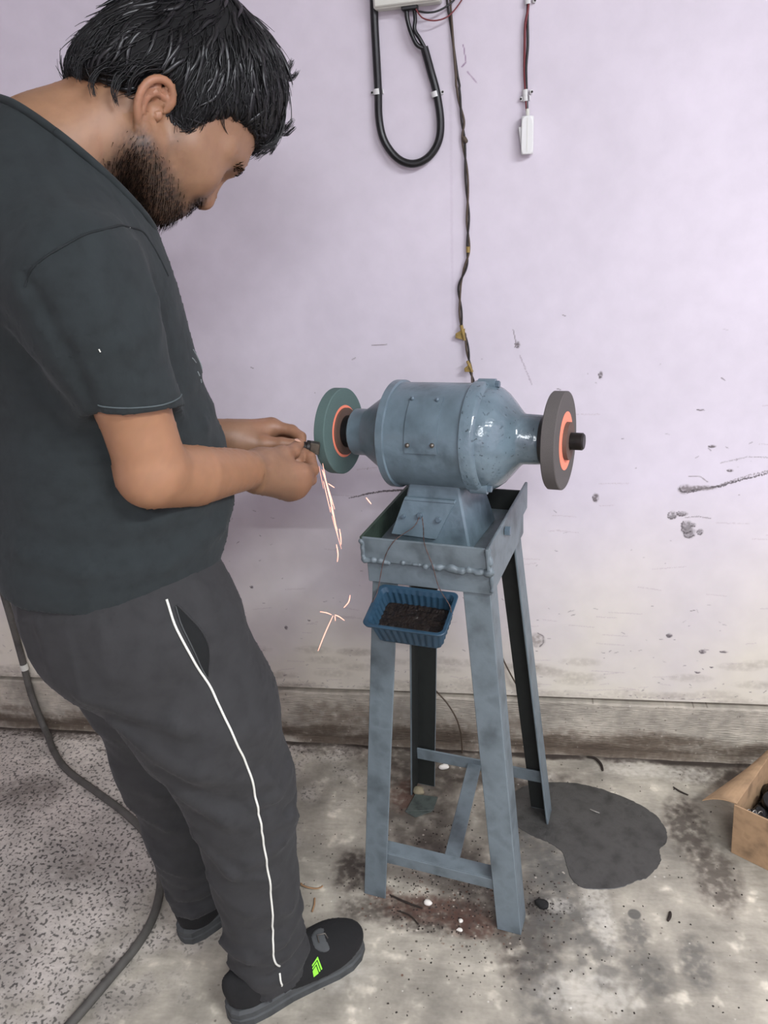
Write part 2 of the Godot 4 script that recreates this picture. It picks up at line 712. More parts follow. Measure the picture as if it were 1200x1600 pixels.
# ---------------------------------------------------------------- the room
func noise_bytes(w: int, h: int, freq: float, oct: int, sd: int, type := FastNoiseLite.TYPE_SIMPLEX_SMOOTH) -> PackedByteArray:
	var f := FastNoiseLite.new()
	f.noise_type = type
	f.seed = sd
	f.frequency = freq
	f.fractal_octaves = oct
	var im := f.get_image(w, h, false, false, true)
	im.convert(Image.FORMAT_L8)
	return im.get_data()

# marks are strokes over a picture held as bytes (rgb), in metres
var pic: PackedByteArray
var pic_w := 0
var pic_h := 0
var pic_o: Vector2
var pic_s: Vector2

func stroke(pts: Array, r0: float, r1: float, c: Color, strength: float, wobble := 0.0) -> void:
	var sd := int(absf(pts[0].x * 977.0 + pts[0].y * 3571.0) * 100.0)
	var rr := RandomNumberGenerator.new()
	rr.seed = sd
	for i in pts.size() - 1:
		var a: Vector2 = pts[i]
		var b: Vector2 = pts[i + 1]
		var n := maxi(1, int((b - a).length() / (minf(r0, r1) * 0.5 + 0.0006)))
		for k in n:
			var t := (float(k) / n + i) / (pts.size() - 1)
			var p := a.lerp(b, float(k) / n) + Vector2(rr.randf_range(-1, 1), rr.randf_range(-1, 1)) * wobble
			dab(p, lerpf(r0, r1, t) * rr.randf_range(0.7, 1.15), c, strength)

func dab(p: Vector2, r: float, c: Color, strength: float, soft := 0.35) -> void:
	var x0 := (p.x - pic_o.x) / pic_s.x * pic_w
	var y0 := (p.y - pic_o.y) / pic_s.y * pic_h
	var rp := maxf(0.6, r / absf(pic_s.x) * pic_w)
	for y in range(maxi(0, int(y0 - rp)), mini(pic_h - 1, int(y0 + rp) + 1) + 1):
		for x in range(maxi(0, int(x0 - rp)), mini(pic_w - 1, int(x0 + rp) + 1) + 1):
			var d := Vector2(x + 0.5 - x0, y + 0.5 - y0).length() / rp
			if d < 1.0:
				var k := strength * clampf((1.0 - d) / soft, 0.0, 1.0)
				var o := (y * pic_w + x) * 3
				pic[o] = int(lerpf(pic[o], c.r8, k))
				pic[o + 1] = int(lerpf(pic[o + 1], c.g8, k))
				pic[o + 2] = int(lerpf(pic[o + 2], c.b8, k))

var stain_noise := FastNoiseLite.new()

func blotch(p: Vector2, r: Vector2, c: Color, strength: float, _n := 60, size := 0.35, sd := 1) -> void:
	# a ragged soft stain: an oval whose edge and depth wander with a noise
	stain_noise.noise_type = FastNoiseLite.TYPE_SIMPLEX_SMOOTH
	stain_noise.seed = sd
	stain_noise.fractal_octaves = 4
	stain_noise.frequency = 0.55 / (minf(r.x, r.y) * maxf(size, 0.3) + 0.002)
	var sx := absf(pic_s.x) / pic_w
	var sy := absf(pic_s.y) / pic_h
	var x0 := (p.x - pic_o.x) / pic_s.x * pic_w
	var y0 := (p.y - pic_o.y) / pic_s.y * pic_h
	var rx := r.x * 1.35 / sx
	var ry := r.y * 1.35 / sy
	var full := minf(1.0, strength * 1.75)
	for y in range(maxi(0, int(y0 - ry)), mini(pic_h - 1, int(y0 + ry)) + 1):
		for x in range(maxi(0, int(x0 - rx)), mini(pic_w - 1, int(x0 + rx)) + 1):
			var u := (x - x0) / rx
			var w := (y - y0) / ry
			var d := u * u + w * w
			if d >= 1.0:
				continue
			var k := (1.0 - d) * (0.75 + 1.1 * stain_noise.get_noise_2d(x * sx, y * sy))
			k = clampf(k * 1.3, 0.0, 1.0) * full
			if k > 0.01:
				var o := (y * pic_w + x) * 3
				pic[o] = int(lerpf(pic[o], c.r8, k))
				pic[o + 1] = int(lerpf(pic[o + 1], c.g8, k))
				pic[o + 2] = int(lerpf(pic[o + 2], c.b8, k))

func wall_texture() -> ImageTexture:
	pic_w = 1536
	pic_h = 1024
	pic_o = Vector2(-2.1, 2.15)
	pic_s = Vector2(3.225, -2.15)
	var a := noise_bytes(pic_w, pic_h, 0.004, 4, 21)
	var b := noise_bytes(pic_w, pic_h, 0.03, 3, 22)
	pic = PackedByteArray()
	pic.resize(pic_w * pic_h * 3)
	var o := 0
	var i := 0
	for y in pic_h:
		var h := 2.15 - 2.15 * y / pic_h
		# the lilac paint is rubbed and dusty towards the skirting
		var dirt0 := clampf((0.85 - h) / 0.65, 0.0, 1.0)
		for x in pic_w:
			var na := a[i] / 255.0
			var nb := b[i] / 255.0
			i += 1
			var dirt := clampf(dirt0 * (0.55 + 0.9 * na) , 0.0, 1.0)
			var g := 1.0 + (nb - 0.5) * 0.03 + (na - 0.5) * 0.05
			pic[o] = int(clampf((207.0 + 4.0 * dirt) * g, 0.0, 255.0))
			pic[o + 1] = int(clampf((199.0 + 5.0 * dirt) * g, 0.0, 255.0))
			pic[o + 2] = int(clampf((208.0 - 19.0 * dirt) * g, 0.0, 255.0))
			o += 3
	var dk := Color8(78, 72, 74)
	var md := Color8(128, 120, 122)
	var rr := RandomNumberGenerator.new()
	rr.seed = 5
	# flecks and scuffs, thicker low down
	for k in 520:
		var h := 0.2 + pow(rr.randf(), 3.0) * 1.1
		var p := Vector2(rr.randf_range(-1.9, 0.85), h)
		var l := rr.randf_range(0.002, 0.012)
		var an := rr.randfn(0.0, 0.5)
		stroke([p, p + Vector2(cos(an), sin(an)) * l], 0.0009, 0.0007, dk.lerp(md, rr.randf()), rr.randf_range(0.12, 0.5))
	for k in 160:
		var p := Vector2(rr.randf_range(-1.9, 0.85), 0.2 + pow(rr.randf(), 2.0) * 0.9)
		var l := rr.randf_range(0.02, 0.09)
		stroke([p, p + Vector2(l, rr.randf_range(-0.01, 0.01))], 0.0012, 0.0009, Color8(170, 155, 160), 0.25, 0.001)
	for k in 120:
		blotch(Vector2(rr.randf_range(-1.9, 0.85), 0.19 + pow(rr.randf(), 2.0) * 0.14), Vector2(0.05, 0.012), Color8(120, 110, 98), 0.10, 10, 0.8, k)
	# chipped plaster and cracks
	stroke([Vector2(0.393, 0.826), Vector2(0.423, 0.831), Vector2(0.475, 0.839), Vector2(0.511, 0.852), Vector2(0.547, 0.863), Vector2(0.62, 0.882)], 0.0032, 0.0012, dk, 0.85, 0.002)
	stroke([Vector2(0.475, 0.842), Vector2(0.511, 0.857), Vector2(0.547, 0.869), Vector2(0.62, 0.89)], 0.0018, 0.001, md, 0.7, 0.002)
	blotch(Vector2(0.392, 0.833), Vector2(0.014, 0.011), md, 0.6, 40, 0.4, 3)
	stroke([Vector2(0.380, 0.836), Vector2(0.384, 0.826), Vector2(0.40, 0.823), Vector2(0.425, 0.828)], 0.002, 0.0016, dk, 0.8, 0.001)
	blotch(Vector2(0.43, 0.836), Vector2(0.03, 0.006), md, 0.6, 40, 0.6, 4)
	stroke([Vector2(0.400, 0.866), Vector2(0.428, 0.865), Vector2(0.446, 0.85)], 0.001, 0.0015, md, 0.6)
	stroke([Vector2(0.47, 0.90), Vector2(0.53, 0.915), Vector2(0.6, 0.913)], 0.001, 0.0008, md, 0.35, 0.001)
	for q in [[0.367, 0.762, 0.010, 0.010], [0.39, 0.766, 0.012, 0.006], [0.404, 0.734, 0.012, 0.012], [0.412, 0.712, 0.013, 0.013], [0.405, 0.722, 0.012, 0.010], [0.438, 0.716, 0.006, 0.008], [0.42, 0.735, 0.006, 0.005]]:
		var c := Vector2(q[0], q[1])
		blotch(c, Vector2(q[2], q[3]), Color8(136, 130, 132), 0.6, 40, 0.45, int(q[0] * 1000))
		var ring := []
		for j in 9:
			var an := PI * 0.75 + j * PI / 7.0
			ring.append(c + Vector2(cos(an) * q[2], sin(an) * q[3]))
		stroke(ring, 0.0013, 0.0018, dk, 0.8, 0.0015)
	stroke([Vector2(0.40, 0.755), Vector2(0.43, 0.758), Vector2(0.462, 0.752)], 0.0008, 0.0006, md, 0.5, 0.001)
	for q in [[0.177, 0.812, 0.007, 0.011], [0.179, 1.129, 0.004, 0.008], [-0.017, 1.209, 0.005, 0.007], [0.447, 0.944, 0.008, 0.003], [0.494, 0.881, 0.007, 0.003], [0.383, 0.407, 0.007, 0.006], [0.472, 0.359, 0.008, 0.006], [0.526, 0.36, 0.009, 0.003], [0.465, 0.292, 0.006, 0.003], [-0.78, 0.538, 0.004, 0.004], [-0.693, 0.404, 0.004, 0.006], [0.415, 1.036, 0.009, 0.001], [0.5, 0.31, 0.004, 0.002], [-0.62, 0.43, 0.003, 0.002]]:
		var c := Vector2(q[0], q[1])
		blotch(c, Vector2(q[2], q[3]), Color8(112, 104, 106), 0.7, 26, 0.55, int(absf(q[1]) * 1000))
		stroke([c + Vector2(-q[2], q[3] * 0.2), c + Vector2(-q[2] * 0.4, -q[3]), c + Vector2(q[2] * 0.7, -q[3] * 0.7)], 0.0012, 0.001, dk, 0.8)
	blotch(Vector2(0.03, 0.382), Vector2(0.02, 0.02), Color8(150, 142, 136), 0.5, 60, 0.4, 9)
	stroke([Vector2(0.035, 0.404), Vector2(0.05, 0.395), Vector2(0.05, 0.372), Vector2(0.04, 0.36)], 0.001, 0.0014, dk, 0.7)
	stroke([Vector2(-0.466, 0.814), Vector2(-0.44, 0.819), Vector2(-0.413, 0.826), Vector2(-0.369, 0.833), Vector2(-0.28, 0.837)], 0.001, 0.0028, dk, 0.85, 0.001)
	stroke([Vector2(-0.372, 1.22), Vector2(-0.332, 1.222)], 0.0012, 0.001, md, 0.7)
	stroke([Vector2(-0.125, 1.845), Vector2(-0.120, 1.812), Vector2(-0.131, 1.803)], 0.0009, 0.0016, Color8(130, 105, 130), 0.7)
	stroke([Vector2(-0.118, 1.794), Vector2(-0.098, 1.771)], 0.0016, 0.001, Color8(140, 118, 140), 0.6)
	stroke([Vector2(-0.011, 1.183), Vector2(0.019, 1.108)], 0.0016, 0.001, Color8(160, 148, 158), 0.6, 0.001)
	stroke([Vector2(-0.026, 1.245), Vector2(-0.02, 1.214), Vector2(-0.022, 1.2)], 0.0009, 0.0015, md, 0.7)
	stroke([Vector2(-0.152, 1.9), Vector2(-0.16, 1.6), Vector2(-0.165, 1.42), Vector2(-0.17, 1.25)], 0.004, 0.004, Color8(188, 176, 188), 0.10, 0.001)  # faint shadow of the flex, painted on the wall
	return ImageTexture.create_from_image(Image.create_from_data(pic_w, pic_h, false, Image.FORMAT_RGB8, pic))

func floor_texture() -> ImageTexture:
	pic_w = 2048
	pic_h = 896
	pic_o = Vector2(-2.6, 0.0)
	pic_s = Vector2(3.6, 1.5)
	var a := noise_bytes(pic_w, pic_h, 0.006, 4, 31)
	var b := noise_bytes(pic_w, pic_h, 0.02, 4, 32)
	var c := noise_bytes(pic_w, pic_h, 0.21, 2, 33, FastNoiseLite.TYPE_PERLIN)
	var d := noise_bytes(pic_w, pic_h, 0.012, 3, 34)
	var e := noise_bytes(pic_w, pic_h, 0.10, 2, 35)
	pic = PackedByteArray()
	pic.resize(pic_w * pic_h * 3)
	var o := 0
	var i := 0
	for y in pic_h:
		var z := 1.5 * y / pic_h
		for x in pic_w:
			var fx := -2.6 + 3.6 * x / pic_w
			var na := a[i] / 255.0
			var nb := b[i] / 255.0
			var nc := c[i] / 255.0
			var nd := d[i] / 255.0
			var ne := e[i] / 255.0
			i += 1
			# worn to a mottled chip surface on the left, trowelled smooth on the right
			var left := clampf((-0.62 - fx + (nd - 0.5) * 0.5 + (0.5 - z) * 0.35) / 0.35, 0.0, 1.0)
			var v := 157.0 + (na - 0.5) * 62.0 + (nb - 0.5) * 34.0 + (nc - 0.5) * 12.0
			var v2 := 180.0 + 26.0 * clampf(1.0 - z / 0.35, 0.0, 1.0) + (na - 0.5) * 50.0 + (nb - 0.5) * 30.0 - minf(95.0, maxf(0.0, nc - 0.52) * maxf(0.0, ne - 0.42) * 6500.0) + (nc - 0.5) * 16.0
			v = lerpf(v, v2, left)
			# pale crumbs of lime
			v += maxf(0.0, nb - 0.70) * 190.0 * (1.0 - left)
			v = clampf(v, 48.0, 222.0)
			pic[o] = int(v)
			pic[o + 1] = int(v * 0.958)
			pic[o + 2] = int(v * (0.872 + 0.035 * left))
			o += 3
	var dark := Color8(58, 50, 44)
	var damp := Color8(82, 80, 76)
	# grinding dirt at the wall and round the stand; painted shade beside the carton
	var rr := RandomNumberGenerator.new()
	rr.seed = 17
	for k in 170:
		var x := rr.randf_range(-1.95, 0.85)
		blotch(Vector2(x, rr.randf_range(0.0, 0.026)), Vector2(0.055, 0.014), dark, 0.2 if x < -0.5 else 0.42, 8, 0.9, k + 50)
	for q in [[-0.27, 0.30, 0.12, 0.13, 0.20], [-0.22, 0.42, 0.10, 0.08, 0.16], [-0.20, 0.60, 0.16, 0.045, 0.28], [-0.10, 0.50, 0.10, 0.12, 0.2], [-0.43, 0.49, 0.045, 0.06, 0.3], [-0.38, 0.60, 0.06, 0.03, 0.2], [0.0, 0.25, 0.12, 0.12, 0.2], [0.41, 0.27, 0.05, 0.10, 0.26], [0.45, 0.42, 0.05, 0.10, 0.22], [0.52, 0.06, 0.10, 0.05, 0.22], [-0.08, 0.13, 0.22, 0.06, 0.2], [0.0, 0.62, 0.07, 0.12, 0.25], [0.03, 0.55, 0.03, 0.03, 0.35], [-0.30, 0.06, 0.20, 0.05, 0.2], [-0.62, 0.04, 0.12, 0.03, 0.14], [-1.5, 0.03, 0.25, 0.03, 0.2], [-0.3, 0.15, 0.10, 0.06, 0.2], [-1.6, 0.55, 0.16, 0.10, 0.1], [-1.3, 0.75, 0.12, 0.10, 0.1], [-1.45, 0.30, 0.1, 0.06, 0.1]]:
		blotch(Vector2(q[0], q[1]), Vector2(q[2], q[3]), dark, q[4] * 1.5, 110, 0.3, int(absf(q[0]) * 997.0) + 3)
	for q in [[0.03, 0.70, 0.05, 0.16], [0.06, 0.43, 0.05, 0.06], [0.10, 0.58, 0.08, 0.06], [0.16, 0.68, 0.06, 0.06], [0.26, 0.70, 0.04, 0.05], [0.36, 0.66, 0.03, 0.06], [0.02, 0.38, 0.05, 0.07], [0.06, 0.50, 0.06, 0.08], [-0.02, 0.30, 0.05, 0.08], [0.08, 0.44, 0.04, 0.06], [0.24, 0.60, 0.03, 0.04]]:
		blotch(Vector2(q[0], q[1]), Vector2(q[2], q[3]), damp, 0.3, 80, 0.35, int(q[1] * 997.0))
	dab(Vector2(0.246, 0.552), 0.016, damp, 0.75, 0.2)
	# reddish rust under the stand
	for q in [[-0.22, 0.585, 0.11, 0.035], [-0.12, 0.62, 0.06, 0.03], [-0.33, 0.22, 0.04, 0.06], [-0.35, 0.55, 0.03, 0.02]]:
		blotch(Vector2(q[0], q[1]), Vector2(q[2], q[3]), Color8(78, 50, 40), 0.36, 70, 0.25, int(absf(q[0]) * 881.0))
	for q in [[0.30, 0.06, 0.09, 0.035], [0.45, 0.075, 0.07, 0.03], [0.03, 0.12, 0.05, 0.03], [0.07, 0.545, 0.04, 0.02], [0.16, 0.53, 0.03, 0.08], [0.13, 0.76, 0.10, 0.05], [0.18, 0.60, 0.02, 0.05], [-0.45, 0.75, 0.1, 0.06], [-0.95, 0.23, 0.14, 0.10]]:
		blotch(Vector2(q[0], q[1]), Vector2(q[2], q[3]), Color8(214, 208, 196), 0.28, 70, 0.22, int(absf(q[0]) * 771.0) + 9)
	for k in 700:
		var p := Vector2(rr.randf_range(-0.7, 0.85), rr.randf_range(0.0, 1.2))
		dab(p, rr.randf_range(0.0008, 0.003), dark if rr.randf() < 0.8 else Color8(225, 220, 210), rr.randf_range(0.3, 0.85))
	for k in 350:
		var p := Vector2(rr.randfn(-0.17, 0.12), rr.randfn(0.55, 0.09))
		dab(p, rr.randf_range(0.001, 0.0035), [dark, Color8(200, 190, 175), Color8(90, 55, 40)][k % 3], rr.randf_range(0.4, 0.9))
	# stained creases and scratches
	stroke([Vector2(-1.34, 0.10), Vector2(-1.2, 0.115), Vector2(-1.15, 0.13)], 0.002, 0.0015, dark, 0.6, 0.002)
	blotch(Vector2(-1.14, 0.20), Vector2(0.018, 0.018), Color8(110, 102, 94), 0.5, 30, 0.5, 2)
	blotch(Vector2(-1.15, 0.55), Vector2(0.05, 0.04), Color8(125, 118, 110), 0.3, 40, 0.5, 5)
	return ImageTexture.create_from_image(Image.create_from_data(pic_w, pic_h, false, Image.FORMAT_RGB8, pic))

func skirting_texture() -> ImageTexture:
	pic_w = 1600
	pic_h = 100
	pic_o = Vector2(-2.1, 0.2)
	pic_s = Vector2(3.2, -0.2)
	var a := noise_bytes(pic_w, pic_h, 0.008, 4, 51)
	var b := noise_bytes(pic_w, pic_h, 0.05, 3, 52)
	pic = PackedByteArray()
	pic.resize(pic_w * pic_h * 3)
	for i in pic_w * pic_h:
		var v := 172.0 + (a[i] / 255.0 - 0.5) * 52.0 + (b[i] / 255.0 - 0.5) * 30.0
		pic[i * 3] = int(v)
		pic[i * 3 + 1] = int(v * 0.955)
		pic[i * 3 + 2] = int(v * 0.875)
	var rr := RandomNumberGenerator.new()
	rr.seed = 71
	# splashed grime, thickest along the foot
	for k in 260:
		var x := rr.randf_range(-2.0, 0.9)
		var y := 0.005 + absf(rr.randfn(0.0, 0.028))
		blotch(Vector2(x, y), Vector2(0.05, 0.014), Color8(84, 72, 60), 0.22, 8, 0.8, k + 9)
	for q in [[-0.60, 0.10, 0.09, 0.05], [-0.45, 0.09, 0.07, 0.06], [-0.25, 0.06, 0.12, 0.04], [0.12, 0.05, 0.12, 0.035], [0.32, 0.06, 0.10, 0.03], [0.50, 0.04, 0.1, 0.03], [-0.05, 0.08, 0.06, 0.05]]:
		blotch(Vector2(q[0], q[1]), Vector2(q[2], q[3]), Color8(92, 78, 64), 0.2, 70, 0.4, int(absf(q[0]) * 313.0))
	for k in 500:
		dab(Vector2(rr.randf_range(-2.0, 0.9), rr.randf_range(0.0, 0.18)), rr.randf_range(0.001, 0.003), Color8(70, 62, 54) if k % 3 else Color8(214, 208, 196), 0.5)
	return ImageTexture.create_from_image(Image.create_from_data(pic_w, pic_h, false, Image.FORMAT_RGB8, pic))

func slab(called: String, lo: Vector3, hi: Vector3, m: Material, uv_of = null, parent: Node = null) -> MeshInstance3D:
	var s := Shape.new()
	s.box((lo + hi) / 2.0, hi - lo)
	if uv_of != null:
		for p in s.v:
			s.uv.append(uv_of.call(p))
	var o := put(called, s.mesh(), m, parent)
	if parent == null:
		o.set_meta("kind", "structure")
	return o

func room() -> void:
	var wm := StandardMaterial3D.new()
	wm.resource_name = "lilac_paint"
	wm.albedo_texture = wall_texture()
	wm.roughness = 0.75
	wm.texture_repeat = false
	var n := noise_tex(0.03, [], 4, 512, false, 4.0, FastNoiseLite.TYPE_SIMPLEX_SMOOTH, 41)
	wm.heightmap_enabled = true
	wm.heightmap_texture = n
	wm.heightmap_scale = 0.12
	var fm := StandardMaterial3D.new()
	fm.resource_name = "worn_concrete"
	fm.albedo_texture = floor_texture()
	fm.roughness = 0.7
	fm.texture_repeat = false
	fm.heightmap_enabled = true
	fm.heightmap_texture = noise_tex(0.035, [], 4, 1024, false, 4.0, FastNoiseLite.TYPE_SIMPLEX_SMOOTH, 43)
	fm.heightmap_scale = 0.25
	var side := mat("lilac_side", Color8(207, 198, 209), 0.8)
	var white := mat("ceiling_white", Color(0.86, 0.86, 0.85), 0.8)
	slab("wall_back", Vector3(-3.2, 0.193, -0.03), Vector3(2.6, 2.9, 0.0), wm, func(p): return Vector2((p.x + 2.1) / 3.225, (2.15 - p.y) / 2.15))
	var base := slab("wall_behind_plaster", Vector3(-3.2, 0.0, -0.2), Vector3(2.6, 2.9, -0.03), side)
	base.name = "wall_back_core"
	slab("wall_left", Vector3(-3.4, 0.0, -0.2), Vector3(-3.2, 2.9, 4.6), side)
	slab("wall_right", Vector3(2.6, 0.0, -0.2), Vector3(2.8, 2.9, 4.6), side)
	slab("wall_front", Vector3(-3.4, 0.0, 4.6), Vector3(2.8, 2.9, 4.8), side)
	slab("ceiling", Vector3(-3.4, 2.9, -0.2), Vector3(2.8, 3.05, 4.8), white)
	slab("floor", Vector3(-3.4, -0.1, -0.2), Vector3(2.8, 0.0, 4.8), fm, func(p): return Vector2((p.x + 2.6) / 3.6, p.z / 1.5))
	# concrete skirting: a rough face with a groove of shade under the plaster
	var sm := StandardMaterial3D.new()
	sm.resource_name = "skirting"
	sm.albedo_texture = skirting_texture()
	sm.roughness = 0.85
	sm.texture_repeat = false
	sm.heightmap_enabled = true
	sm.heightmap_texture = noise_tex(0.06, [], 4, 1024, false, 4.0, FastNoiseLite.TYPE_SIMPLEX_SMOOTH, 45)
	sm.heightmap_scale = 0.3
	var s := Shape.new()
	var nf := FastNoiseLite.new()
	nf.seed = 3
	nf.frequency = 1.0
	var seg := 160
	var prof := func(i: int) -> Array:
		var x := -3.2 + 5.8 * i / seg
		var top := 0.181 + nf.get_noise_2d(x * 4.0, 0.0) * 0.004 + nf.get_noise_2d(x * 22.0, 3.0) * 0.0015 - 0.004 * clampf((x + 0.4) / 1.0, 0.0, 1.0)
		var out := 0.006 + nf.get_noise_2d(x * 5.0, 9.0) * 0.002
		var foot := 0.012 + nf.get_noise_2d(x * 8.0, 19.0) * 0.006
		return [Vector3(x, top, -0.03), Vector3(x, top, out - 0.004), Vector3(x, top - 0.005, out), Vector3(x, 0.10, out + nf.get_noise_2d(x * 7.0, 29.0) * 0.002), Vector3(x, 0.016, out + 0.001), Vector3(x, 0.0, out + foot)]
	for i in seg:
		var p: Array = prof.call(i)
		var q: Array = prof.call(i + 1)
		for j in 5:
			s.flat([p[j], q[j], q[j + 1], p[j + 1]], Vector3(0, 0.6, 1))
	for p in s.v:
		s.uv.append(Vector2((p.x + 2.1) / 3.2, (0.2 - p.y) / 0.2))
	put("baseboard_back", s.mesh(), sm).set_meta("kind", "structure")

# ---------------------------------------------------------------- the stand
const STAND := Vector3(-0.1592, 0, 0.3997)
const TURN := -0.2028

func stand() -> void:
	var o := thing("grinder_stand", "blue-grey welded angle iron stand with four splayed legs, under the bench grinder", "stand", STAND, TURN)
	var h := 0.845
	var c := 0.1232
	var d := 0.1414
	var a := 0.1923
	var b := 0.2003
	var fl := 0.055
	var th := 0.005
	for q in [[-1, 1], [1, 1], [1, -1], [-1, -1]]:
		var sx: float = q[0]
		var sz: float = q[1]
		var s := Shape.new()
		var at := func(y: float, ix: float, iz: float) -> Vector3:
			var t := y / h
			return Vector3(sx * (lerpf(a, c, t) - ix), y, sz * (lerpf(b, d, t) - iz))
		var p := []
		for y in [0.0, h + 0.045]:
			p.append_array([at.call(y, 0, 0), at.call(y, fl, 0), at.call(y, fl, th), at.call(y, 0, th)])
		s.chamfered(p, 0.0012)
		p = []
		for y in [0.0, h + 0.045]:
			p.append_array([at.call(y, 0, th), at.call(y, th, th), at.call(y, th, fl), at.call(y, 0, fl)])
		s.chamfered(p, 0.0012)
		var leg := put("leg", s.mesh(), M.paint_dull, o)
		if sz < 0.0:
			# thin dark faces on the inside of the angle of the rear legs
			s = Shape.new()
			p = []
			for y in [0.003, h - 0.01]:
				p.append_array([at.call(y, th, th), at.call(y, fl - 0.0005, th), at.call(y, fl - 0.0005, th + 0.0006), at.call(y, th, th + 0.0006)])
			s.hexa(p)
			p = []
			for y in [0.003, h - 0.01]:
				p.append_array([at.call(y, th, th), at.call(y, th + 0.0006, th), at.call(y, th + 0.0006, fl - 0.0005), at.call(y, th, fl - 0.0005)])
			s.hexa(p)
			put("dark_inside", s.mesh(), M.near_black, leg).set_meta("label", "dark inside of the angle iron")
	# frame round the top, and the tray welded on it
	for q in [[0, 1], [0, -1], [1, 0], [-1, 0]]:
		var s := Shape.new()
		if q[0] == 0:
			s.box(Vector3(0, 0.868, q[1] * (d + 0.0035)), Vector3(2 * c + 0.012, 0.054, 0.006), 0.0014)
		else:
			s.box(Vector3(q[0] * (c + 0.0035), 0.868, 0), Vector3(0.006, 0.054, 2 * d + 0.002), 0.0014)
		put("frame_rail", s.mesh(), M.paint_dull, o)
	var s := Shape.new()
	s.box(Vector3(-0.004, 0.893, 0), Vector3(0.262, 0.006, 0.292), 0.001)
	put("tray_floor", s.mesh(), M.paint_dull, o)
	s = Shape.new()
	s.box(Vector3(-0.006, 0.917, 0.151), Vector3(0.256, 0.052, 0.006), 0.0014)
	put("tray_side", s.mesh(), M.paint_dull, o)
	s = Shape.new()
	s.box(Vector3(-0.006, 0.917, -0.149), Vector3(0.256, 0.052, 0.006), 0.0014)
	put("tray_side", s.mesh(), M.near_black, o)
	s = Shape.new()
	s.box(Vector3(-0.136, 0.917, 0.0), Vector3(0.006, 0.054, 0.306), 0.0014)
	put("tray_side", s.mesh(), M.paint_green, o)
	s = Shape.new()
	s.chamfered([Vector3(0.124, 0.888, 0.162), Vector3(0.130, 0.888, 0.162), Vector3(0.130, 0.886, -0.186), Vector3(0.124, 0.886, -0.186), Vector3(0.122, 0.948, 0.168), Vector3(0.128, 0.948, 0.168), Vector3(0.131, 0.950, -0.186), Vector3(0.125, 0.950, -0.186)], 0.0014)
	put("tray_side", s.mesh(), M.paint_dull, o)
	# lumpy weld along the tray foot and up its front corners
	var rr := RandomNumberGenerator.new()
	rr.seed = 4
	var w := Field.new()
	for i in 46:
		var x := -0.132 + 0.262 * i / 45.0
		if i > 8 and i < 26 and rr.randf() < 0.6:
			continue
		w.ball(Vector3(x + rr.randf_range(-0.002, 0.002), 0.8935 + rr.randf_range(-0.003, 0.002), 0.1535), rr.randf_range(0.003, 0.0065) * (1.35 if i > 26 else 1.0), 0.004)
	for i in 14:
		w.ball(Vector3(0.127 + rr.randf_range(-0.003, 0.003), 0.89 + 0.055 * i / 13.0, 0.156 + rr.randf_range(-0.003, 0.003)), rr.randf_range(0.003, 0.0065), 0.004)
		w.ball(Vector3(-0.134 + rr.randf_range(-0.002, 0.002), 0.89 + 0.045 * i / 13.0, 0.153 + rr.randf_range(-0.002, 0.002)), rr.randf_range(0.0025, 0.005), 0.004)
	for i in 9:
		w.ball(Vector3(0.1285, 0.85 + 0.045 * i / 8.0, 0.1465), rr.randf_range(0.003, 0.005), 0.004)
	var nt := Nets.new()
	nt.run(w, Vector3(-0.148, 0.838, 0.134), Vector3(0.142, 0.962, 0.17), 0.0022)
	nt.smooth_normals()
	put("weld_bead", nt.mesh(), M.paint_dull, o)
	# bolt through the right side of the tray
	s = Shape.new()
	hex(s, Vector3(0.137, 0.931, 0.04), Vector3.RIGHT, 0.010, 0.011)
	put("bolt", s.mesh(), M.bolt_paint, o)
	# rails between the legs near the floor
	var rail := func(z: float, y: float, zin: float) -> void:
		var r := Shape.new()
		var x: float = lerpf(a, c, y / h) - 0.006
		r.chamfered([Vector3(-x, y - 0.03, z), Vector3(x, y - 0.03, z), Vector3(x, y - 0.03, z - zin * 0.005), Vector3(-x, y - 0.03, z - zin * 0.005), Vector3(-x, y, z), Vector3(x, y, z), Vector3(x, y, z - zin * 0.005), Vector3(-x, y, z - zin * 0.005)], 0.001)
		r.chamfered([Vector3(-x, y - 0.005, z - zin * 0.005), Vector3(x, y - 0.005, z - zin * 0.005), Vector3(x, y - 0.005, z - zin * 0.04), Vector3(-x, y - 0.005, z - zin * 0.04), Vector3(-x, y, z - zin * 0.005), Vector3(x, y, z - zin * 0.005), Vector3(x, y, z - zin * 0.04), Vector3(-x, y, z - zin * 0.04)], 0.001)
		put("cross_rail", r.mesh(), M.paint_dull, o)
	rail.call(0.184, 0.132, 1.0)
	s = Shape.new()
	s.box(Vector3(0.0, 0.126, -0.1785), Vector3(0.352, 0.036, 0.005), 0.001)
	put("cross_rail", s.mesh(), M.paint_dull, o)
	s = Shape.new()
	var e := Vector3(0.02, 0.1245, 0.155)
	var g := Vector3(-0.012, 0.1245, -0.176)
	var across := Vector3(0.0185, 0, 0)
	var up := Vector3(0, 0.004, 0)
	s.chamfered([e - across, e + across, g + across, g - across, e - across + up, e + across + up, g + across + up, g - across + up], 0.001)
	put("flat_bar", s.mesh(), M.paint_dull, o)

func hex(s: Shape, at: Vector3, axis: Vector3, r: float, len: float) -> void:
	# a hexagonal nut or bolt head, its base at «at», with its end domed off
	var bs := Basis(Quaternion(Vector3.UP, axis.normalized()))
	var p := PackedVector2Array()
	for i in 6:
		p.append(Vector2(cos(TAU * i / 6), sin(TAU * i / 6)) * r)
	s.prism(p, -len / 2.0, len / 2.0, r * 0.12, Transform3D(bs, at))

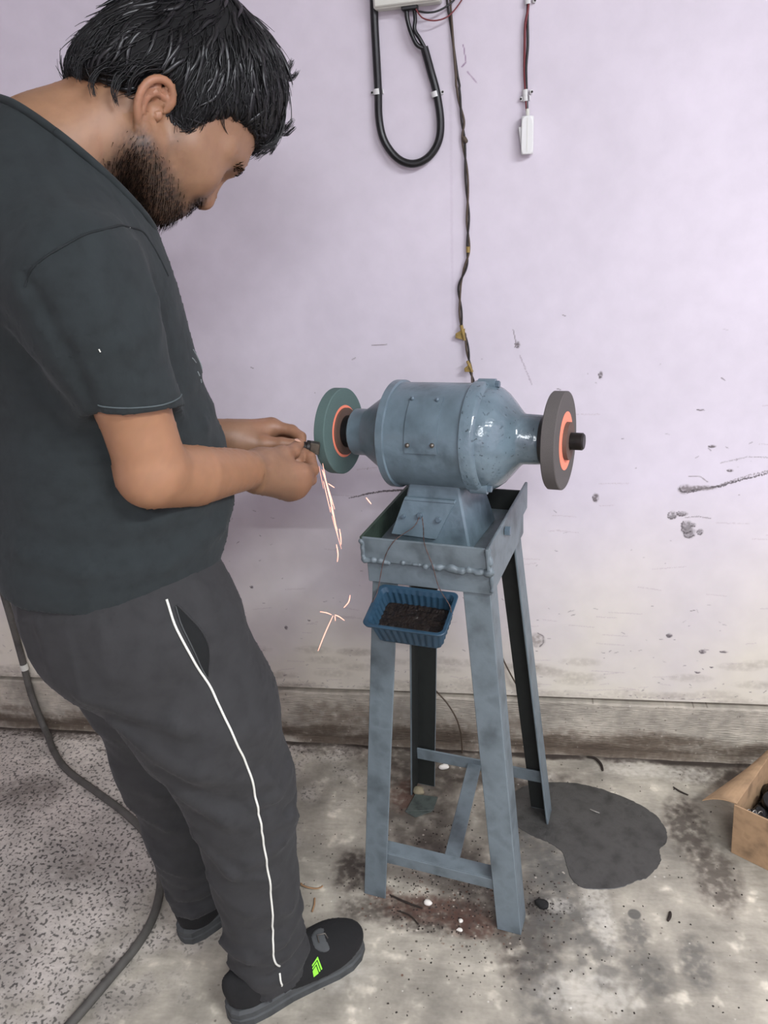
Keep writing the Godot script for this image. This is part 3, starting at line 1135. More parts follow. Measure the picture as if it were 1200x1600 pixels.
# ---------------------------------------------------------------- the grinder
func grinder() -> void:
	var base := 0.896
	var bs := Basis(Vector3.UP, TURN)
	var o := thing("bench_grinder", "blue-grey painted bench grinder with a wheel at each end, on the stand", "bench grinder", STAND + Vector3(0, base, 0), -0.268)
	o.rotation.z = 0.022
	var ax := Transform3D(Basis(), Vector3(0, 1.112 - base, 0))
	var s := Shape.new()
	s.lathe([Vector2(-0.086, 0.0), Vector2(-0.086, 0.106), Vector2(0.076, 0.106), Vector2(0.076, 0.0)], 72, ax)
	put("motor_barrel", s.mesh(), M.paint, o)
	# end bells and their flanges
	s = Shape.new()
	s.lathe([Vector2(-0.196, 0.0), Vector2(-0.196, 0.046), Vector2(-0.193, 0.049), Vector2(-0.168, 0.049), Vector2(-0.160, 0.053), Vector2(-0.103, 0.092), Vector2(-0.1025, 0.105), Vector2(-0.099, 0.1105), Vector2(-0.0845, 0.1105), Vector2(-0.083, 0.1085), Vector2(-0.0825, 0.104), Vector2(-0.08, 0.0)], 72, ax)
	put("end_bell", s.mesh(), M.paint, o)
	s = Shape.new()
	s.lathe([Vector2(0.072, 0.0), Vector2(0.072, 0.106), Vector2(0.074, 0.112), Vector2(0.095, 0.112), Vector2(0.100, 0.109), Vector2(0.103, 0.1035), Vector2(0.110, 0.1025), Vector2(0.120, 0.098), Vector2(0.132, 0.089), Vector2(0.145, 0.075), Vector2(0.156, 0.062), Vector2(0.164, 0.053), Vector2(0.170, 0.049), Vector2(0.204, 0.0475), Vector2(0.206, 0.046), Vector2(0.206, 0.0)], 72, ax, 40.0)
	put("end_bell", s.mesh(), M.paint_gloss, o)
	# lugs with tie bolts on the right flange
	for deg in [96.0, -52.0, 172.0]:
		var aa := deg_to_rad(deg)
		var dir := Vector3(0, sin(aa), cos(aa))
		s = Shape.new()
		var p := ax * (Vector3(0.109, 0, 0) + dir * 0.105)
		s.tube(PackedVector3Array([p - Vector3(0.03, 0, 0), p + Vector3(0.004, 0, 0)]), 0.011, 12)
		put("lug", s.mesh(), M.paint, o)
		s = Shape.new()
		hex(s, p + Vector3(0.008, 0, 0), Vector3.RIGHT, 0.007, 0.008)
		put("tie_bolt", s.mesh(), M.bolt_paint, o)
	# cover plate bent to the barrel, with four screws
	var pl := Shape.new()
	pl.lathe([Vector2(-0.037, 0.1045), Vector2(-0.037, 0.1092), Vector2(0.030, 0.1092), Vector2(0.030, 0.1045)], 20, ax, 35.0, deg_to_rad(-1.5), deg_to_rad(61.0))
	for aa in [deg_to_rad(-1.5), deg_to_rad(61.0)]:
		var dd := Vector3(0, sin(aa), cos(aa))
		pl.flat([ax * (Vector3(-0.037, 0, 0) + dd * 0.1045), ax * (Vector3(0.03, 0, 0) + dd * 0.1045), ax * (Vector3(0.03, 0, 0) + dd * 0.1092), ax * (Vector3(-0.037, 0, 0) + dd * 0.1092)], Vector3(0, -1, 0) if aa < 0.0 else Vector3(0, 1, -1))
	var plate := put("cover_plate", pl.mesh(), M.paint, o)
	for q in [[-0.0325, 57.0], [0.0195, 56.0], [-0.0295, 7.0], [0.0215, 8.0]]:
		var aa := deg_to_rad(q[1])
		s = Shape.new()
		var dd := Vector3(0, sin(aa), cos(aa))
		var f := Field.new()
		f.egg(ax * (Vector3(q[0], 0, 0) + dd * 0.1105), Vector3(0.0048, 0.0048, 0.0048))
		var nt := Nets.new()
		nt.run(f, ax * (Vector3(q[0], 0, 0) + dd * 0.1105) - Vector3.ONE * 0.007, ax * (Vector3(q[0], 0, 0) + dd * 0.1105) + Vector3.ONE * 0.007, 0.0012)
		put("screw", nt.mesh(), M.bolt_paint if q[1] > 30.0 else M.steel, plate)
	# pedestal
	s = Shape.new()
	s.chamfered([Vector3(-0.088, 0, 0.085), Vector3(0.078, 0, 0.085), Vector3(0.078, 0, -0.085), Vector3(-0.088, 0, -0.085), Vector3(-0.053, 0.14, 0.06), Vector3(0.05, 0.14, 0.06), Vector3(0.05, 0.14, -0.06), Vector3(-0.053, 0.14, -0.06)], 0.004)
	put("pedestal", s.mesh(), M.paint, o)
	# sheet cover on the front of the pedestal, its foot bent outwards
	s = Shape.new()
	s.chamfered([Vector3(-0.090, 0.030, 0.0935), Vector3(0.008, 0.026, 0.0915), Vector3(0.008, 0.026, 0.076), Vector3(-0.090, 0.030, 0.076), Vector3(-0.063, 0.103, 0.073), Vector3(0.046, 0.103, 0.0715), Vector3(0.046, 0.103, 0.0655), Vector3(-0.063, 0.103, 0.0655)], 0.0008)
	s.chamfered([Vector3(-0.063, 0.100, 0.0755), Vector3(0.047, 0.100, 0.0745), Vector3(0.047, 0.100, 0.0665), Vector3(-0.063, 0.100, 0.0665), Vector3(-0.061, 0.106, 0.0735), Vector3(0.046, 0.106, 0.0730), Vector3(0.046, 0.106, 0.0655), Vector3(-0.061, 0.106, 0.0655)], 0.0008)
	var cover := put("pedestal_cover", s.mesh(), M.paint, o)
	for q in [Vector3(-0.026, 0.073, 0.0845), Vector3(0.013, 0.066, 0.083), Vector3(-0.062, 0.068, 0.085)]:
		s = Shape.new()
		hex(s, q, Vector3(0, 0.35, 1), 0.006 if q.x > -0.05 else 0.004, 0.010)
		put("bolt", s.mesh(), M.steel if q.x == -0.026 else M.bolt_paint, cover)
	# wheels on the shaft ends
	s = Shape.new()
	s.lathe([Vector2(-0.262, 0.0), Vector2(-0.262, 0.010), Vector2(0.275, 0.010), Vector2(0.275, 0.0)], 24, ax)
	put("shaft", s.mesh(), M.steel_dark, o)
	for side in [-1.0, 1.0]:
		var x0 := -0.235 if side < 0.0 else 0.2365
		var R := 0.0915 if side < 0.0 else 0.0935
		var hw := 0.0122 if side < 0.0 else 0.0132
		var m: Material = M.wheel_green if side < 0.0 else M.wheel_grey
		s = Shape.new()
		s.lathe([Vector2(x0 - hw, 0.0), Vector2(x0 - hw, R - 0.0015), Vector2(x0 - hw + 0.0015, R), Vector2(x0 + hw - 0.0015, R), Vector2(x0 + hw, R - 0.0015), Vector2(x0 + hw, 0.0)], 96, ax)
		var w := put("grinding_wheel", s.mesh(), m, o)
		for f in [-1.0, 1.0]:
			var xf: float = x0 + f * hw
			var e: float = f * 0.0008
			s = Shape.new()
			var lo := minf(xf, xf + e)
			var hi := maxf(xf, xf + e)
			s.lathe([Vector2(lo, 0.0), Vector2(lo, 0.0555), Vector2(hi, 0.0555), Vector2(hi, 0.0)], 64, ax)
			put("label_disc", s.mesh(), M.label_orange, w)
			# steel flange, bare on the outside, papered on the inside
			var inner: bool = f * side < 0.0
			var fr := 0.050 if inner and side < 0.0 else (0.046 if inner else 0.036)
			s = Shape.new()
			var x1: float = xf + e
			var x2: float = xf + f * (0.006 if inner else 0.009)
			s.lathe([Vector2(minf(x1, x2), 0.0), Vector2(minf(x1, x2), fr), Vector2(maxf(x1, x2), fr), Vector2(maxf(x1, x2), 0.0)], 48, ax)
			put("flange", s.mesh(), M.paper_brown if inner and side < 0.0 or not inner and side > 0.0 else M.black_plastic, w)
		# outside nut
		s = Shape.new()
		var xn: float = x0 + side * (hw + 0.0095)
		if side > 0.0:
			s.lathe([Vector2(xn, 0.0), Vector2(xn, 0.0165), Vector2(xn + 0.022, 0.0165), Vector2(xn + 0.025, 0.0135), Vector2(xn + 0.025, 0.0)], 32, ax)
		else:
			hex(s, ax * Vector3(xn - 0.007, 0, 0), Vector3.LEFT, 0.017, 0.014)
		put("nut", s.mesh(), M.steel_dark, w)
	# black seal between right bell and wheel
	s = Shape.new()
	s.lathe([Vector2(0.2055, 0.0), Vector2(0.2055, 0.0465), Vector2(0.218, 0.0465), Vector2(0.218, 0.0)], 48, ax)
	put("seal", s.mesh(), M.black_plastic, o)
	s = Shape.new()
	s.lathe([Vector2(-0.2165, 0.0), Vector2(-0.2165, 0.034), Vector2(-0.1955, 0.034), Vector2(-0.1955, 0.0)], 48, ax)
	put("seal", s.mesh(), M.black_plastic, o)

# ---------------------------------------------------------------- the man
# his own axes: x forwards, y up, z towards his right hand
const HERE := Vector3(-0.60, 0, 0.70)
var head: Transform3D

func head_frame() -> Transform3D:
	var p := deg_to_rad(52.0)
	return Transform3D(Basis(Vector3(cos(p), -sin(p), 0), Vector3(sin(p), cos(p), 0), Vector3(0, 0, 1)), Vector3(0.026, 1.709, 0.04))

func skin_field() -> Field:
	var f := Field.new()
	# neck, trunk and legs (mostly clothed)
	f.cone(Vector3(0.005, 1.712, 0.035), Vector3(-0.115, 1.652, 0.02), 0.070, 0.076, 0.05)
	f.cone(Vector3(-0.115, 1.652, 0.02), Vector3(-0.12, 1.45, 0), 0.075, 0.10, 0.05)
	f.cone(Vector3(-0.12, 1.45, 0), Vector3(-0.13, 0.98, 0), 0.10, 0.11, 0.05)
	f.cone(Vector3(-0.13, 1.575, 0.0), Vector3(-0.14, 1.51, 0.185), 0.06, 0.055, 0.05)
	f.cone(Vector3(-0.13, 1.575, 0.0), Vector3(-0.14, 1.51, -0.185), 0.06, 0.055, 0.05)
	for s in [1.0, -1.0]:
		f.cone(Vector3(-0.12, 0.95, 0.09 * s), Vector3(-0.03 if s > 0 else -0.09, 0.52, 0.11 * s), 0.08, 0.05, 0.04)
		f.cone(Vector3(-0.03 if s > 0 else -0.09, 0.52, 0.11 * s), Vector3(-0.045 if s > 0 else -0.08, 0.09, 0.12 * s), 0.05, 0.035, 0.03)
		f.cone(Vector3(-0.045 if s > 0 else -0.08, 0.07, 0.12 * s), Vector3(0.09 if s > 0 else 0.05, 0.045, 0.13 * s), 0.03, 0.025, 0.02)
	# right arm
	f.cone(Vector3(-0.14, 1.51, 0.185), Vector3(-0.114, 1.34, 0.192), 0.056, 0.051, 0.02)
	f.cone(Vector3(-0.114, 1.34, 0.192), Vector3(-0.100, 1.235, 0.186), 0.051, 0.051, 0.012)
	f.cone(Vector3(-0.105, 1.222, 0.186), Vector3(-0.02, 1.184, 0.132), 0.050, 0.050, 0.015)
	f.cone(Vector3(-0.02, 1.184, 0.132), Vector3(0.085, 1.145, 0.058), 0.050, 0.039, 0.003)
	f.cone(Vector3(0.085, 1.145, 0.058), Vector3(0.152, 1.118, 0.010), 0.039, 0.031, 0.002)
	# left arm
	f.cone(Vector3(-0.14, 1.51, -0.185), Vector3(-0.06, 1.24, -0.235), 0.055, 0.048, 0.04)
	f.cone(Vector3(-0.06, 1.24, -0.235), Vector3(0.05, 1.18, -0.205), 0.048, 0.046, 0.035)
	f.cone(Vector3(0.05, 1.18, -0.205), Vector3(0.185, 1.136, -0.152), 0.045, 0.028, 0.03)
	return f

func hand_fields(f: Field) -> void:
	# right hand: the back turned out and down, thumb pressed on the work, fingers curled under it
	var k := 0.010
	var W := Vector3(0.150, 1.118, 0.008)
	f.cone(W, Vector3(0.236, 1.090, 0.010), 0.026, 0.016, 0.03)
	f.cone(W - Vector3(0, 0.006, 0), Vector3(0.240, 1.068, 0.006), 0.025, 0.017, 0.03)
	f.cone(W - Vector3(0, 0.010, 0.004), Vector3(0.232, 1.050, -0.006), 0.024, 0.017, 0.03)
	f.cone(W - Vector3(0.004, 0.012, 0.010), Vector3(0.218, 1.042, -0.024), 0.022, 0.015, 0.03)
	var fingers := [
		[Vector3(0.238, 1.090, 0.010), Vector3(0.272, 1.080, -0.006), Vector3(0.286, 1.094, -0.036), Vector3(0.284, 1.102, -0.058), 0.0125],
		[Vector3(0.242, 1.068, 0.004), Vector3(0.272, 1.056, -0.020), Vector3(0.276, 1.074, -0.046), Vector3(0.262, 1.086, -0.060), 0.0125],
		[Vector3(0.234, 1.050, -0.006), Vector3(0.260, 1.040, -0.032), Vector3(0.258, 1.060, -0.054), Vector3(0.242, 1.072, -0.062), 0.012],
		[Vector3(0.220, 1.042, -0.024), Vector3(0.240, 1.036, -0.044), Vector3(0.238, 1.054, -0.060), Vector3(0.226, 1.064, -0.066), 0.0105]]
	for q in fingers:
		var r: float = q[4]
		f.cone(q[0], q[1], r * 1.12, r, k)
		f.cone(q[1], q[2], r, r * 0.92, 0.004)
		f.cone(q[2], q[3], r * 0.92, r * 0.8, 0.004)
	# thumb
	f.cone(Vector3(0.166, 1.128, 0.006), Vector3(0.210, 1.126, -0.008), 0.022, 0.017, 0.02)
	f.cone(Vector3(0.210, 1.126, -0.008), Vector3(0.244, 1.122, -0.024), 0.016, 0.0135, 0.012)
	f.cone(Vector3(0.244, 1.122, -0.024), Vector3(0.266, 1.128, -0.038), 0.0135, 0.0105, 0.006)
	f.cone(Vector3(0.250, 1.096, -0.030), Vector3(0.276, 1.100, -0.054), 0.014, 0.011, 0.006)
	# left hand: index laid along the top of the work, thumb in front of it
	var V := Vector3(0.182, 1.138, -0.152)
	f.cone(V, Vector3(0.262, 1.142, -0.142), 0.026, 0.017, 0.03)
	f.cone(V - Vector3(0, 0.006, 0.006), Vector3(0.268, 1.134, -0.160), 0.025, 0.016, 0.03)
	f.cone(V - Vector3(0, 0.014, 0.008), Vector3(0.262, 1.118, -0.170), 0.024, 0.015, 0.03)
	f.cone(V - Vector3(0, 0.020, 0.004), Vector3(0.250, 1.104, -0.172), 0.022, 0.014, 0.03)
	var fingers2 := [
		[Vector3(0.264, 1.144, -0.142), Vector3(0.292, 1.134, -0.112), Vector3(0.298, 1.124, -0.088), Vector3(0.292, 1.117, -0.074), 0.012],
		[Vector3(0.270, 1.134, -0.160), Vector3(0.304, 1.122, -0.136), Vector3(0.308, 1.108, -0.112), Vector3(0.296, 1.100, -0.096), 0.012],
		[Vector3(0.264, 1.118, -0.170), Vector3(0.292, 1.106, -0.150), Vector3(0.290, 1.094, -0.126), Vector3(0.276, 1.092, -0.112), 0.0115],
		[Vector3(0.252, 1.104, -0.172), Vector3(0.272, 1.092, -0.156), Vector3(0.270, 1.084, -0.136), Vector3(0.258, 1.084, -0.124), 0.010]]
	for q in fingers2:
		var r: float = q[4]
		f.cone(q[0], q[1], r * 1.12, r, k)
		f.cone(q[1], q[2], r, r * 0.92, 0.004)
		f.cone(q[2], q[3], r * 0.92, r * 0.8, 0.004)
	f.cone(Vector3(0.190, 1.122, -0.140), Vector3(0.226, 1.122, -0.112), 0.023, 0.016, 0.02)
	f.cone(Vector3(0.226, 1.122, -0.112), Vector3(0.254, 1.120, -0.090), 0.0150, 0.0125, 0.010)
	f.cone(Vector3(0.254, 1.120, -0.090), Vector3(0.276, 1.118, -0.072), 0.0125, 0.010, 0.005)

func head_fields(f: Field) -> void:
	f.frame = head
	f.egg(Vector3(0.028, 0.085, 0), Vector3(0.124, 0.118, 0.086), 0.03)
	f.egg(Vector3(0.075, 0.01, 0), Vector3(0.070, 0.095, 0.068), 0.03)
	f.cone(Vector3(0.020, -0.045, 0.052), Vector3(0.088, -0.070, 0.012), 0.032, 0.028, 0.03)
	f.cone(Vector3(0.020, -0.045, -0.052), Vector3(0.088, -0.070, -0.012), 0.032, 0.028, 0.03)
	f.ball(Vector3(0.100, -0.074, 0), 0.022, 0.02)
	f.ball(Vector3(0.098, 0.000, 0.040), 0.034, 0.025)
	f.ball(Vector3(0.098, 0.000, -0.040), 0.034, 0.025)
	f.ball(Vector3(0.062, 0.008, 0.060), 0.020, 0.03)
	f.ball(Vector3(0.062, 0.008, -0.060), 0.020, 0.03)
	f.cone(Vector3(0.128, 0.066, -0.018), Vector3(0.128, 0.066, 0.018), 0.021, 0.021, 0.02)
	f.cone(Vector3(0.130, 0.058, 0.018), Vector3(0.106, 0.050, 0.058), 0.016, 0.012, 0.02)
	f.cone(Vector3(0.130, 0.058, -0.018), Vector3(0.106, 0.050, -0.058), 0.016, 0.012, 0.02)
	# mouth swell, lips
	f.egg(Vector3(0.112, -0.045, 0), Vector3(0.022, 0.03, 0.034), 0.02)
	for s in [1.0, -1.0]:
		f.ball(Vector3(0.146, 0.022, 0.034 * s), 0.019, 0.014, 1)
		f.egg(Vector3(0.122, 0.020, 0.034 * s), Vector3(0.0145, 0.013, 0.016), 0.004)
	# nose
	f.cone(Vector3(0.134, 0.040, 0), Vector3(0.146, -0.004, 0), 0.0100, 0.0140, 0.010)
	f.ball(Vector3(0.1465, -0.0105, 0), 0.0150, 0.006)
	for s in [1.0, -1.0]:
		f.egg(Vector3(0.135, -0.0155, 0.0145 * s), Vector3(0.0130, 0.0110, 0.0100), 0.006)
		f.ball(Vector3(0.142, -0.024, 0.007 * s), 0.0040, 0.004, 1)
	f.cone(Vector3(0.124, -0.048, -0.020), Vector3(0.130, -0.0475, 0), 0.0065, 0.008, 0.008)
	f.cone(Vector3(0.124, -0.048, 0.020), Vector3(0.130, -0.0475, 0), 0.0065, 0.008, 0.008)
	f.cone(Vector3(0.118, -0.061, -0.016), Vector3(0.125, -0.060, 0.0), 0.0065, 0.009, 0.007)
	f.cone(Vector3(0.118, -0.061, 0.016), Vector3(0.125, -0.060, 0.0), 0.0065, 0.009, 0.007)
	# ears
	for s in [1.0, -1.0]:
		var q := func(x: float, y: float, z: float) -> Vector3: return Vector3(x, y, (z - 0.005) * s)
		f.egg(q.call(-0.014, -0.004, 0.084), Vector3(0.020, 0.033, 0.007), 0.006, 0, Vector3(0, 0.45 * s, 0.28))
		var hx := [q.call(0.008, 0.008, 0.081), q.call(0.006, 0.020, 0.088), q.call(-0.006, 0.030, 0.094), q.call(-0.021, 0.028, 0.099), q.call(-0.032, 0.014, 0.102), q.call(-0.033, -0.004, 0.100), q.call(-0.024, -0.022, 0.094), q.call(-0.010, -0.034, 0.087)]
		var hs := spline(hx, 3)
		for i in hs.size() - 1:
			f.cone(hs[i], hs[i + 1], 0.0050, 0.0050, 0.003)
		f.egg(q.call(0.000, -0.034, 0.083), Vector3(0.011, 0.012, 0.006), 0.006)
		f.egg(q.call(-0.007, -0.004, 0.092), Vector3(0.011, 0.014, 0.011), 0.004, 1)
		var ah := [q.call(-0.004, 0.016, 0.089), q.call(-0.018, 0.010, 0.093), q.call(-0.022, -0.006, 0.093), q.call(-0.013, -0.022, 0.088)]
		for i in ah.size() - 1:
			f.cone(ah[i], ah[i + 1], 0.0042, 0.0042, 0.004)
		f.egg(q.call(-0.002, 0.020, 0.085), Vector3(0.012, 0.012, 0.005), 0.005)
		f.egg(q.call(0.006, -0.006, 0.083), Vector3(0.006, 0.007, 0.006), 0.005)
	f.frame = Transform3D()

var fn := FastNoiseLite.new()
var cloth_noise := FastNoiseLite.new()

func skin_color(p: Vector3, n: Vector3) -> Color:
	var c := Color(0.315, 0.160, 0.086)
	var v := 1.0 + 0.10 * fn.get_noise_3dv(p * 40.0) + 0.06 * fn.get_noise_3dv(p * 160.0)
	var h: Vector3 = head.affine_inverse() * p
	if p.y > 1.5 and h.x > -0.14:
		c = c.lerp(Color(0.275, 0.140, 0.078), smoothstep(-0.02, 0.06, h.x))
		# flush of the ears, nose and cheeks; stubble; lips
		var ear := clampf((absf(h.z) - 0.076) / 0.012, 0.0, 1.0) * clampf(0.9 - (h - Vector3(-0.012, 0, h.z)).length() / 0.06, 0.0, 1.0)
		c = c.lerp(Color(0.345, 0.150, 0.090), ear)
		var burn := smoothstep(0.018, 0.0, absf(h.x - 0.040 + 0.22 * h.y)) * smoothstep(0.03, -0.01, h.y) * 0.3 * clampf((absf(h.z) - 0.04) / 0.02, 0, 1)
		var g := clampf(maxf(beard_weight(h) * 0.97, burn) * (0.85 + 0.5 * fn.get_noise_3dv(p * 260.0)), 0.0, 0.95)
		if h.x > 0.112 and h.x < 0.15 and absf(h.z) < 0.017 and h.y < -0.044 and h.y > -0.068:
			c = Color(0.17, 0.075, 0.06)
			g *= 0.3
		c = c.lerp(Color(0.022, 0.015, 0.012), g)
		var lash := Vector3((h.x - 0.134) * 1.0, (h.y - 0.0155) * 2.5, (absf(h.z) - 0.034) * 0.5).length()
		c = c.lerp(Color(0.03, 0.02, 0.015), smoothstep(0.009, 0.005, lash) * 0.9)
	elif p.x > 0.14 and p.y < 1.3:
		c = Color(0.270, 0.138, 0.080)
	return c * v

func shirt_field() -> Field:
	var f := Field.new()
	# sleeves first: hollow ends round the arms, then the trunk
	f.cone(Vector3(-0.150, 1.500, 0.165), Vector3(-0.135, 1.43, 0.180), 0.086, 0.080, 0.02)
	f.capped(Vector3(-0.140, 1.45, 0.178), Vector3(-0.108, 1.324, 0.192), 0.084, 0.0665, 0.02, Vector3(-0.10, -1.0, 0.12))
	f.capped(Vector3(-0.113, 1.350, 0.192), Vector3(-0.103, 1.25, 0.187), 0.0555, 0.0555, 0.004, Vector3(0.1, -1, 0), 1)
	f.cone(Vector3(-0.145, 1.500, -0.165), Vector3(-0.12, 1.42, -0.195), 0.086, 0.076, 0.02)
	f.capped(Vector3(-0.13, 1.45, -0.19), Vector3(-0.08, 1.315, -0.222), 0.078, 0.0665, 0.02, Vector3(0.3, -1.0, -0.2))
	f.capped(Vector3(-0.087, 1.335, -0.218), Vector3(-0.06, 1.24, -0.235), 0.0535, 0.0535, 0.004, Vector3(0.3, -1, -0.2), 1)
	f.egg(Vector3(-0.108, 1.47, 0.0), Vector3(0.144, 0.20, 0.185), 0.018)
	f.egg(Vector3(-0.103, 1.30, -0.012), Vector3(0.166, 0.24, 0.172), 0.06)
	f.egg(Vector3(-0.100, 1.15, -0.02), Vector3(0.195, 0.20, 0.180), 0.06)
	f.egg(Vector3(-0.137, 1.04, -0.01), Vector3(0.184, 0.15, 0.178), 0.05)
	f.egg(Vector3(-0.175, 1.54, 0.0), Vector3(0.115, 0.17, 0.16), 0.05)
	f.cone(Vector3(-0.125, 1.628, 0.03), Vector3(-0.14, 1.522, 0.165), 0.068, 0.070, 0.06)
	f.cone(Vector3(-0.125, 1.628, 0.01), Vector3(-0.14, 1.522, -0.165), 0.068, 0.070, 0.06)
	f.cone(Vector3(-0.02, 1.66, 0.032), Vector3(-0.10, 1.60, 0.02), 0.080, 0.092, 0.05)
	f.cone(Vector3(-0.105, 1.665, 0.022), Vector3(-0.17, 1.60, 0.0), 0.085, 0.10, 0.04)
	f.noise = cloth_noise
	f.amp = 0.0022
	# folds: off the armhole, across the sleeve, round the waist
	f.folds([Vector3(-0.24, 1.56, 0.13), Vector3(-0.20, 1.49, 0.20)], 0.014, 0.006)
	f.folds([Vector3(-0.27, 1.50, 0.10), Vector3(-0.22, 1.42, 0.17)], 0.012, 0.005)
	f.folds([Vector3(-0.20, 1.45, 0.235), Vector3(-0.13, 1.43, 0.265), Vector3(-0.07, 1.45, 0.245)], 0.016, 0.003)
	f.folds([Vector3(-0.17, 1.39, 0.235), Vector3(-0.10, 1.37, 0.265)], 0.012, 0.003)
	f.folds([Vector3(-0.09, 1.40, 0.25), Vector3(-0.06, 1.47, 0.225), Vector3(-0.075, 1.54, 0.20)], 0.012, 0.004)
	f.folds([Vector3(-0.13, 1.53, 0.245), Vector3(-0.115, 1.45, 0.26)], 0.013, -0.003)
	f.folds([Vector3(-0.165, 1.52, 0.24), Vector3(-0.155, 1.44, 0.255)], 0.012, 0.003)
	for q in [[1.075, 0.006], [1.11, -0.004], [1.145, 0.0035], [1.19, 0.003], [1.25, 0.003], [1.32, 0.003]]:
		var y: float = q[0]
		f.folds([Vector3(-0.30, y + 0.045, 0.07), Vector3(-0.22, y + 0.012, 0.15), Vector3(-0.10, y - 0.008, 0.172), Vector3(0.02, y + 0.004, 0.125), Vector3(0.075, y + 0.02, 0.05)], 0.016, q[1])
	f.folds([Vector3(0.02, 1.36, 0.09), Vector3(0.055, 1.33, 0.05)], 0.010, 0.004)
	f.folds([Vector3(-0.220, 1.515, 0.223), Vector3(-0.209, 1.476, 0.234), Vector3(-0.197, 1.431, 0.241), Vector3(-0.186, 1.385, 0.236), Vector3(-0.175, 1.337, 0.223)], 0.010, -0.009)
	f.cut(Vector3(0.741, 0.671, 0.0), 1.049)
	f.cut(Vector3(-0.12, -1.0, 0.02), -0.974)
	return f

func trouser_field() -> Field:
	var f := Field.new()
	f.egg(Vector3(-0.138, 0.975, 0.0), Vector3(0.172, 0.17, 0.174), 0.05)
	f.egg(Vector3(-0.148, 0.885, 0.0), Vector3(0.150, 0.12, 0.165), 0.05)
	# right leg
	f.cone(Vector3(-0.098, 0.89, 0.070), Vector3(-0.068, 0.74, 0.095), 0.140, 0.128, 0.06)
	f.cone(Vector3(-0.068, 0.74, 0.095), Vector3(-0.030, 0.54, 0.11), 0.127, 0.108, 0.05)
	f.cone(Vector3(-0.030, 0.54, 0.11), Vector3(-0.033, 0.30, 0.113), 0.106, 0.085, 0.02)
	f.cone(Vector3(-0.033, 0.30, 0.113), Vector3(-0.034, 0.11, 0.115), 0.085, 0.078, 0.02)
	f.cone(Vector3(-0.034, 0.11, 0.115), Vector3(-0.036, 0.02, 0.118), 0.078, 0.086, 0.02)
	# left leg
	f.cone(Vector3(-0.125, 0.88, -0.075), Vector3(-0.110, 0.72, -0.10), 0.132, 0.116, 0.05)
	f.cone(Vector3(-0.110, 0.72, -0.10), Vector3(-0.095, 0.50, -0.125), 0.116, 0.098, 0.05)
	f.cone(Vector3(-0.095, 0.50, -0.125), Vector3(-0.085, 0.30, -0.125), 0.098, 0.088, 0.05)
	f.capped(Vector3(-0.085, 0.30, -0.125), Vector3(-0.082, 0.115, -0.122), 0.088, 0.078, 0.03, Vector3(0.15, -1.0, 0.0))
	# folds
	f.folds([Vector3(-0.24, 0.80, 0.13), Vector3(-0.13, 0.70, 0.21), Vector3(0.0, 0.61, 0.22)], 0.019, 0.012)
	f.folds([Vector3(-0.26, 0.87, 0.12), Vector3(-0.15, 0.80, 0.21), Vector3(0.0, 0.73, 0.225)], 0.018, 0.008)
	f.folds([Vector3(-0.18, 0.70, 0.17), Vector3(-0.10, 0.61, 0.21), Vector3(0.02, 0.53, 0.21)], 0.016, -0.008)
	f.folds([Vector3(-0.16, 0.64, 0.16), Vector3(-0.09, 0.56, 0.20), Vector3(0.04, 0.48, 0.20)], 0.016, 0.011)
	f.folds([Vector3(0.06, 0.60, 0.18), Vector3(0.0, 0.575, 0.215), Vector3(-0.05, 0.58, 0.22)], 0.013, 0.008)
	f.folds([Vector3(0.07, 0.53, 0.15), Vector3(0.02, 0.515, 0.20), Vector3(-0.04, 0.52, 0.22)], 0.012, -0.007)
	f.folds([Vector3(0.06, 0.45, 0.16), Vector3(0.0, 0.46, 0.21), Vector3(-0.07, 0.44, 0.20)], 0.014, 0.009)
	f.folds([Vector3(-0.14, 0.50, 0.13), Vector3(-0.10, 0.42, 0.18), Vector3(-0.02, 0.37, 0.205)], 0.014, 0.009)
	f.folds([Vector3(-0.13, 0.38, 0.12), Vector3(-0.08, 0.31, 0.18), Vector3(0.0, 0.27, 0.20)], 0.013, 0.008)
	f.folds([Vector3(-0.13, 0.30, 0.12), Vector3(-0.06, 0.24, 0.19), Vector3(0.04, 0.25, 0.15)], 0.013, -0.004)
	for q in [[0.205, 0.009, 0.03], [0.165, 0.011, -0.02], [0.130, -0.008, 0.03], [0.105, 0.010, -0.01], [0.075, -0.004, 0.02]]:
		var y: float = q[0]
		var t: float = q[2]
		f.folds([Vector3(-0.125, y - t, 0.10), Vector3(-0.095, y - t * 0.6, 0.17), Vector3(-0.03, y, 0.20), Vector3(0.03, y + t * 0.6, 0.165), Vector3(0.05, y + t, 0.11)], 0.012, q[1])
		f.folds([Vector3(-0.16, y + t, -0.11), Vector3(-0.13, y + 0.01, -0.06), Vector3(-0.07, y + 0.02, -0.04)], 0.012, q[1])
	for q in [[0.55, 0.006], [0.44, 0.005], [0.37, -0.005], [0.30, 0.006]]:
		f.folds([Vector3(-0.20, q[0], -0.11), Vector3(-0.15, q[0] - 0.05, -0.04), Vector3(-0.08, q[0] - 0.08, -0.03)], 0.016, q[1])
	f.noise = cloth_noise
	f.amp = 0.0035
	# puckers under the waist hem
	for i in 9:
		var a := -0.5 + 0.32 * i
		f.ridge(Vector3(-0.14 + cos(a) * -0.175, 1.02, sin(a) * 0.178), Vector3(-0.14 + cos(a) * -0.180, 0.90, sin(a) * 0.18), 0.010, 0.0035)
	f.cut(Vector3(0.12, -1.0, 0.03), -0.055)
	return f

